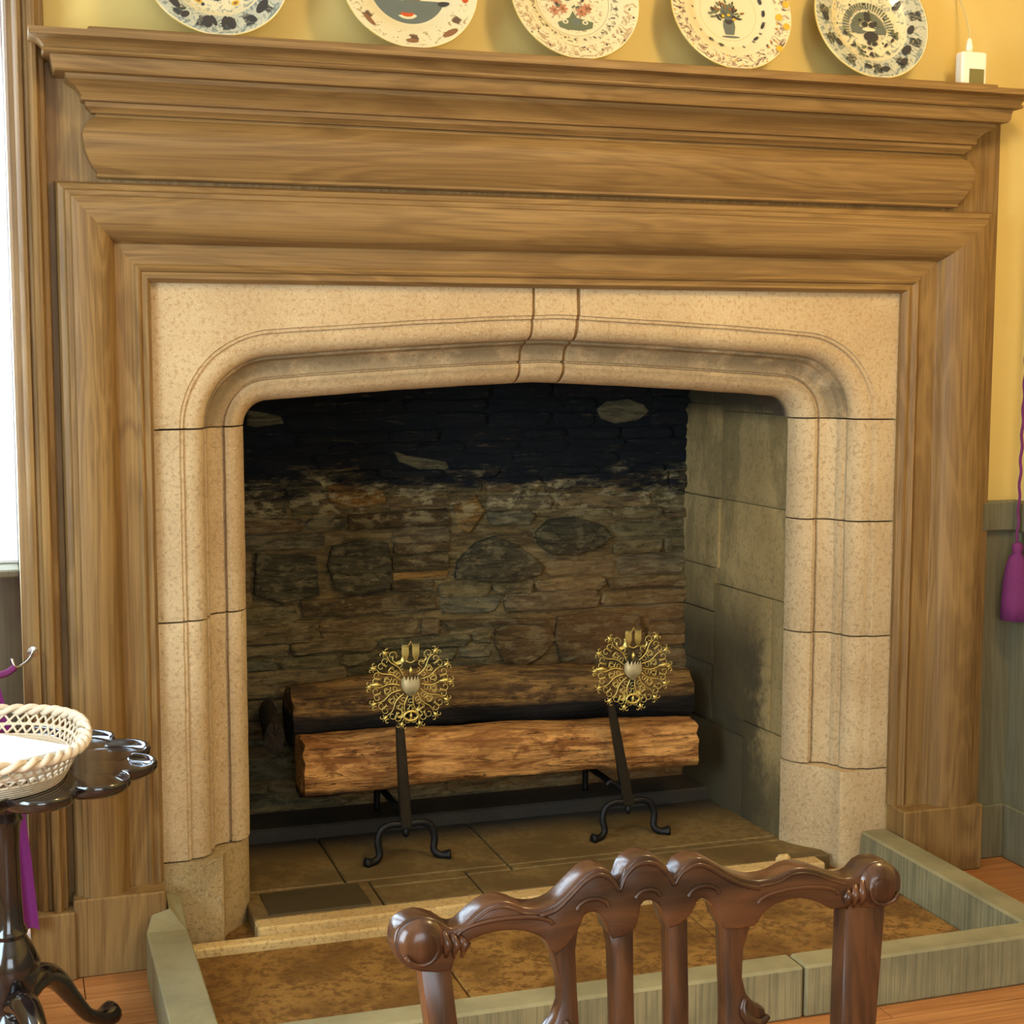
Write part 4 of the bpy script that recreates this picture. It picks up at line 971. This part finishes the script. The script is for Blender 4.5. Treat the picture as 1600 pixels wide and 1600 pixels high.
# raised bead following the humps
def bead(poly, off, r, name='carved_bead', n=5, par=ch):
    pts = smooth_curve([(x, CY(z_) - off, z_) for x, z_ in poly], n)
    V, F = tube(pts, r, 6); return (V, F)
def shrink(pts, d): return [(x, z_ - d) for x, z_ in pts]
bd = [bead(shrink(CR[11:18], .008), .016, .0030), bead(shrink(CR[17:24], .008), .016, .0030), bead(shrink(CR[23:30], .008), .016, .0030),
      bead(shrink(CR[5:12], .006), .016, .0016), bead(shrink(CR[29:36], .006), .016, .0016)]
for cx_, cz_, w, h in ((.478, .877, .052, .012), (.818, .872, .050, .012), (.5756, .888, .018, .010), (.7042, .888, .018, .010), (.639, .893, .014, .008)):
    bd.append(bead([(cx_ + w * math.cos(a), cz_ + h * math.sin(a) + .004) for a in [math.pi * (1 - i / 10) for i in range(11)]], .0165, .0026, n=2))
V, F = join(bd); mesh('carved_bead', V, F, MAHOG_X, ch, smooth=True)['kind'] = 'stuff'
# scrolled ears
for cx_, cz_, sg in ((.389, .8765, -1), (.921, .8785, 1)):
    q = []
    V, F = lathe([(.0005, -.026), (.010, -.0255), (.020, -.022), (.0262, -.014), (.027, 0), (.0262, .012), (.02, .018), (.0005, .019)], 28)
    V = [(x + cx_, CY(cz_) + z_ * 1.0, y + cz_) for x, y, z_ in V]; ear = mesh('crest_ear', V, F, MAHOG, ch, smooth=True)
    V, F = tube([(cx_ + p[0], CY(cz_) - .024 + .004 * i / 22, cz_ + p[2]) for i, p in enumerate(spiral(0, 0, .021, R(200 if sg < 0 else -20), 1.4, -sg, 22, .2))], .0026, 6)
    sc_ = mesh('carved_scroll', V, F, MAHOG, ear, smooth=True); sc_.matrix_parent_inverse = ch.matrix_basis.inverted() @ Matrix.Identity(4); sc_.matrix_parent_inverse = (ch.matrix_basis @ ear.matrix_parent_inverse).inverted()
    lv = []
    for k_ in range(3):
        x_ = cx_ - sg * (.022 + .009 * k_); lv.append(tube([(x_, CY(.87) - .014, .888 - .004 * k_), (x_ - sg * .004, CY(.87) - .020, .874), (x_ - sg * .002, CY(.86) - .013, .858)], [.003, .006, .002], 7))
    V, F = join(lv); mesh('carved_leaf', V, F, MAHOG, ch, smooth=True)
def strap(name, left, right, ext):
    """left/right edges listed from top to bottom, prolonged down to z=ext with the given end positions"""
    poly = left + [ext[0]] + [ext[1]] + right[::-1]; return plate_poly(name, poly, -.011, .011, MAHOG, ch, .004, 2)
strap('splat_bar', [(0.5172, 0.8745), (0.5315, 0.845), (0.5373, 0.8179), (0.5369, 0.7954), (0.5297, 0.7792), (0.520, 0.7705), (.512, .765), (.508, .757), (.520, .752), (.540, .748), (.556, .72)], [(0.5618, 0.8748), (0.5569, 0.8493), (0.5567, 0.8154), (0.5572, 0.7689), (.573, .72)], ((.590, .47), (.612, .47)))
strap('splat_bar', [(0.5923, 0.8713), (0.5969, 0.8466), (0.5961, 0.7878), (0.5949, 0.7639)], [(0.6239, 0.8678), (0.6218, 0.8276), (0.6203, 0.7847), (0.6198, 0.7606)], ((.612, .47), (.634, .47)))
strap('splat_bar', [(0.6577, 0.8707), (0.6622, 0.8566), (0.6598, 0.7823), (0.6583, 0.7555)], [(0.6872, 0.8709), (0.6852, 0.8199), (0.6838, 0.7793), (0.6823, 0.7523)], ((.644, .47), (.666, .47)))
strap('splat_bar', [(0.7199, 0.8672), (0.7267, 0.8493), (0.7256, 0.7739), (0.7241, 0.7467)], [(0.7725, 0.8614), (0.7608, 0.8489), (0.7518, 0.8278), (0.7486, 0.7972), (0.7529, 0.778), (0.763, 0.766), (0.774, 0.760), (.776, .748), (.765, .738), (.745, .735), (.735, .71)], ((.670, .47), (.692, .47)))
for pts, sg in (([(.512, .762), (.522, .756), (.534, .758), (.542, .768), (.541, .780)], -1), ([(.776, .754), (.765, .748), (.753, .752), (.746, .764), (.749, .776)], 1)):
    V, F = tube(smooth_curve([(x, CY(z_) - .013, z_) for x, z_ in pts], 5), [.003 + .003 * math.sin(math.pi * i / 20) for i in range(21)], 7); mesh('carved_leaf', V, F, MAHOG, ch, smooth=True)
plate_poly('stile', [(0.3862, 0.8527), (0.3922, 0.7908), (.418, .45), (.418, .0), (.450, .0), (.454, .45), (0.4248, 0.7865), (0.4194, 0.8487)], -.014, .014, MAHOG, ch, .005, 2)
plate_poly('stile', [(0.8775, 0.8639), (0.8637, 0.7282), (.838, .45), (.842, 0), (.874, .0), (.876, .45), (0.9091, 0.7222), (0.9299, 0.8582)], -.014, .014, MAHOG, ch, .005, 2)
ys = CY(.45)
V, F = join([([(.42, ys + .01, .40), (.875, ys + .01, .40), (.93, ys - .44, .40), (.365, ys - .44, .40), (.42, ys + .01, .455), (.875, ys + .01, .455), (.93, ys - .44, .455), (.365, ys - .44, .455)], boxdata(0, 1, 0, 1, 0, 1)[1])])
mesh('seat_rail', V, F, MAHOG, ch, bevel=.006)
mesh('seat_pad', [(.45, ys - .02, .45), (.845, ys - .02, .45), (.90, ys - .42, .45), (.395, ys - .42, .45), (.47, ys - .04, .485), (.825, ys - .04, .485), (.88, ys - .40, .485), (.415, ys - .40, .485)], boxdata(0, 1, 0, 1, 0, 1)[1], plain('brown_leather', rgb(92, 52, 34), .5), ch, bevel=.012, seg=3)
for x_ in (.385, .910):
    box('front_leg', x_ - .02, x_ + .02, ys - .43, ys - .39, 0, .405, MAHOG, ch, .005)

# ------------------------------------------------------------------ scalloped tea table
TX, TY, TZ = -.02, -.61, .655
tt = thing('tea_table', 'dark polished tripod tea table with a scalloped round top, lower left', 'table', (TX, TY, 0))
def lobed(a, k_=1.0):
    step = math.pi / 6; off = R(16); ph = ((a - off + step / 2) % step) - step / 2; c, q = .236, .064
    return (c * math.cos(ph) + math.sqrt(max(0, q * q - (c * math.sin(ph)) ** 2))) * k_
V = []; F = []; SEG = 240
rings = [(.0, 0, 1), (.45, 0, 1), (.72, 0, .6), (.84, -.001, 1), (.905, -.003, 1), (.94, -.001, 1), (.962, .005, 1), (.976, .0105, 1), (.99, .0115, 1), (1.0, .008, 1), (1.0, .0, 1), (.985, -.008, 1), (.95, -.014, 1), (.80, -.016, 1), (.3, -.016, 1)]
for f_, dz, lob in rings:
    for k_ in range(SEG):
        a = 2 * math.pi * k_ / SEG; full = lobed(a); base = .27
        r = f_ * (full * 1.0 if f_ > .8 else base * (1 - f_ / .8) + full * (f_ / .8)) if f_ else 0.0005
        V.append((TX + r * math.cos(a), TY + r * math.sin(a), TZ + dz))
for i in range(len(rings) - 1):
    for k_ in range(SEG): F.append((i * SEG + k_, i * SEG + (k_ + 1) % SEG, (i + 1) * SEG + (k_ + 1) % SEG, (i + 1) * SEG + k_))
F.append(tuple(range(SEG))[::-1]); F.append(tuple((len(rings) - 1) * SEG + k_ for k_ in range(SEG)))
mesh('table_top', V, F, TABLEW, tt, autosmooth=R(50))
V, F = lathe([(.05, .12), (.055, .135), (.05, .15), (.038, .165), (.046, .20), (.058, .235), (.060, .26), (.048, .29), (.034, .315), (.038, .325), (.030, .34), (.027, .42), (.026, .50), (.030, .545), (.036, .555), (.030, .570), (.044, .590), (.044, .61), (.09, .622), (.09, .6395)], 28, (TX, TY, 0)); mesh('pedestal', V, F, TABLEW, tt, autosmooth=R(45))
for k_ in range(3):
    a = math.atan2(.25, .22) + k_ * 2 * math.pi / 3; c, s = math.cos(a), math.sin(a)
    pts = smooth_curve([(.035, .19), (.085, .200), (.135, .175), (.185, .115), (.235, .052), (.285, .026), (.325, .022)], 5)if False else smooth_curve([(.035, 0, .185), (.085, 0, .200), (.135, 0, .175), (.185, 0, .115), (.235, 0, .056), (.285, 0, .030), (.322, 0, .030)], 5)
    rad_ = [.030, .030, .030, .029, .029, .028, .027, .026, .025, .024, .023, .022, .021, .020, .019, .018, .017, .016, .016, .015, .015, .015, .015, .016, .018, .021, .024, .026, .027, .026, .020]
    V, F = tube([(TX + p[0] * c, TY + p[0] * s, p[2]) for p in pts], rad_[:len(pts)], 12); V = [(x, y, max(z_, .001)) for x, y, z_ in V]; mesh('cabriole_leg', V, F, TABLEW, tt, smooth=True)

# ------------------------------------------------------------------ cane basket with papers
bk = thing('cane_basket', 'pale openwork cane basket standing on the tea table', 'basket', (-.095, -.64, TZ + .001))
BXc, BYc = -.098, -.638
def bpt(a, t):
    e = 2 / 2.7; c, s = math.cos(a), math.sin(a); k_ = .84 + .16 * t
    wob = 1 + .012 * math.sin(3 * a)
    return (BXc + .234 * k_ * wob * math.copysign(abs(c) ** e, c), BYc + .243 * k_ * wob * math.copysign(abs(s) ** e, s), TZ + .006 + .066 * t)
lat = []; NS = 60
for k_ in range(NS):
    a0 = 2 * math.pi * k_ / NS
    for sg in (-1, 1):
        lat.append(tube([bpt(a0 + sg * .30 * i / 5, i / 5) for i in range(6)], .0026, 5))
for t in (.02, .09, .16, .23, .30, .60):
    lat.append(tube([bpt(2 * math.pi * i / 72, t) for i in range(72)], .0032, 5, closed=True))
V, F = join(lat); mesh('lattice_side', V, F, CANE, bk, smooth=True)
rim = []
for ph in (0, math.pi):
    pts = []
    for i in range(240):
        a = 2 * math.pi * i / 240; x, y, z_ = bpt(a, 1); w = a * 22 + ph
        pts.append((x + .008 * math.cos(w) * math.cos(a), y + .008 * math.cos(w) * math.sin(a), z_ + .006 * math.sin(w)))
    rim.append(tube(pts, .0068, 6, closed=True))
V, F = join(rim); mesh('plaited_rim', V, F, CANE, bk, smooth=True)
V = [bpt(2 * math.pi * i / 48, 0) for i in range(48)]; V = [(x, y, TZ + .0015) for x, y, z_ in V] + [(x, y, TZ + .006) for x, y, z_ in V]
mesh('basket_base', V, [tuple(range(48))[::-1], tuple(range(48, 96))] + [(i, (i + 1) % 48, 48 + (i + 1) % 48, 48 + i) for i in range(48)], CANE, bk)
def paper(cx_, cy_, w, h, rot, z_, label):
    V = []; n = 8
    for i in range(n + 1):
        for j in range(2):
            u = (i / n - .5) * w; v = (j - .5) * h; V.append((cx_ + u * math.cos(rot) - v * math.sin(rot), cy_ + u * math.sin(rot) + v * math.cos(rot), z_ + .008 * math.sin(math.pi * i / n)))
    m = len(V); V += [(x, y, q - .004) for x, y, q in V]
    F = [(2 * i, 2 * i + 1, 2 * i + 3, 2 * i + 2) for i in range(n)] + [(m + 2 * i, m + 2 * i + 2, m + 2 * i + 3, m + 2 * i + 1) for i in range(n)]
    F += [(2 * i, 2 * i + 2, m + 2 * i + 2, m + 2 * i) for i in range(n)] + [(2 * i + 1, m + 2 * i + 1, m + 2 * i + 3, 2 * i + 3) for i in range(n)] + [(0, m, m + 1, 1), (2 * n, 2 * n + 1, m + 2 * n + 1, m + 2 * n)]
    o = mesh('paper_sheet', V, F, PAPER, None, smooth=False); tag(o, label, 'paper'); return o
paper(-.10, -.645, .27, .30, .35, TZ + .0125, 'lower white paper sheet lying flat in the cane basket')
paper(-.095, -.64, .30, .31, .75, TZ + .044, 'upper curled white paper sheet on top in the cane basket')

# ------------------------------------------------------------------ curtain, hook, bell pull
cu = thing('purple_curtain', 'purple curtain hanging beside the window at the left edge', 'curtain', (-.1, -.13, 0))
V = []; F = []; nz, nx = 30, 28
def edge(z_):
    pts = [(.15, .045), (.35, .030), (.60, .004), (.78, -.035), (.90, -.07), (1.1, -.13), (1.6, -.16), (2.8, -.17)]
    if z_ <= pts[0][0]: return pts[0][1]
    for (a, xa), (b, xb) in zip(pts[:-1], pts[1:]):
        if z_ <= b: return xa + (xb - xa) * (z_ - a) / (b - a)
    return pts[-1][1]
for i in range(nz + 1):
    z_ = .15 + (2.8 - .15) * i / nz
    for j in range(nx + 1):
        t = j / nx; x1 = edge(z_); x0 = x1 - .24; V.append((x0 + (x1 - x0) * t, -.150 + .018 * math.sin(t * 22) + .006 * math.sin(t * 9 + z_ * 3), z_))
W = nx + 1
F = [(i * W + j, i * W + j + 1, (i + 1) * W + j + 1, (i + 1) * W + j) for i in range(nz) for j in range(nx)]
n0 = len(V); V += [(x, y + .003, z_) for x, y, z_ in V]; F += [tuple(n0 + q for q in f[::-1]) for f in F]
mesh('curtain_cloth', V, F, PURPLE_C, cu, smooth=True, recalc=False)
V, F = tube([(-.42, -.15, 2.82), (.12, -.15, 2.82)], .014, 10); mesh('curtain_rod', V, F, BRASS, cu, smooth=True)
hk = thing('tieback_hook', 'small bright metal curtain hook on the oak architrave', 'hook', (.045, -.07, .775))
V, F = tube(smooth_curve([(.050, -.070, .785), (.050, -.105, .785), (.035, -.150, .775), (.012, -.175, .770), (.004, -.172, .790)], 5), .0035, 7); mesh('hook_arm', V, F, STEEL, hk, smooth=True)
V, F = lathe([(.012, 0), (.012, .004), (.004, .006)], 14); mesh('hook_plate', [(x + .050, -.0795 - z_ + .003, y + .785) for x, y, z_ in V], F, STEEL, hk)
V, F = tube(smooth_curve([(.010, -.176, .770), (-.02, -.184, .757), (-.08, -.19, .765), (-.16, -.185, .80), (-.24, -.18, .84)], 5), .008, 8); mesh('tieback_cord', V, F, PURPLE, cu, smooth=True)

bp = thing('bell_pull', 'purple cord with a purple tassel hanging in the corner right of the fireplace', 'bell pull', (2.73, -.055, .72))
pts = []; 
for i in range(160):
    z_ = .93 + (2.9 - .93) * i / 159; w = i * 1.1; pts.append((2.718 + (z_ - .93) * .012 + .0018 * math.cos(w), -.075 + .0018 * math.sin(w), z_))
V, F = tube(pts, .0042, 6); mesh('twisted_cord', V, F, PURPLE, bp, smooth=True)
V, F = lathe([(.006, .222), (.015, .216), (.018, .202), (.013, .192), (.024, .180), (.033, .150), (.038, .105), (.041, .050), (.043, .0), (.020, -.002)], 22, (2.718, -.080, .715))
V = [(2.718 + (x - 2.718) * (1 + .05 * math.cos(11 * math.atan2(y + .080, x - 2.718))), -.080 + (y + .080) * .95 * (1 + .05 * math.cos(11 * math.atan2(y + .080, x - 2.718))), z_) for x, y, z_ in V]
V = [(min(x, XR - .04 + .0), min(y, -.036), z_) for x, y, z_ in V]
mesh('tassel', V, F, PURPLE, bp, smooth=True)
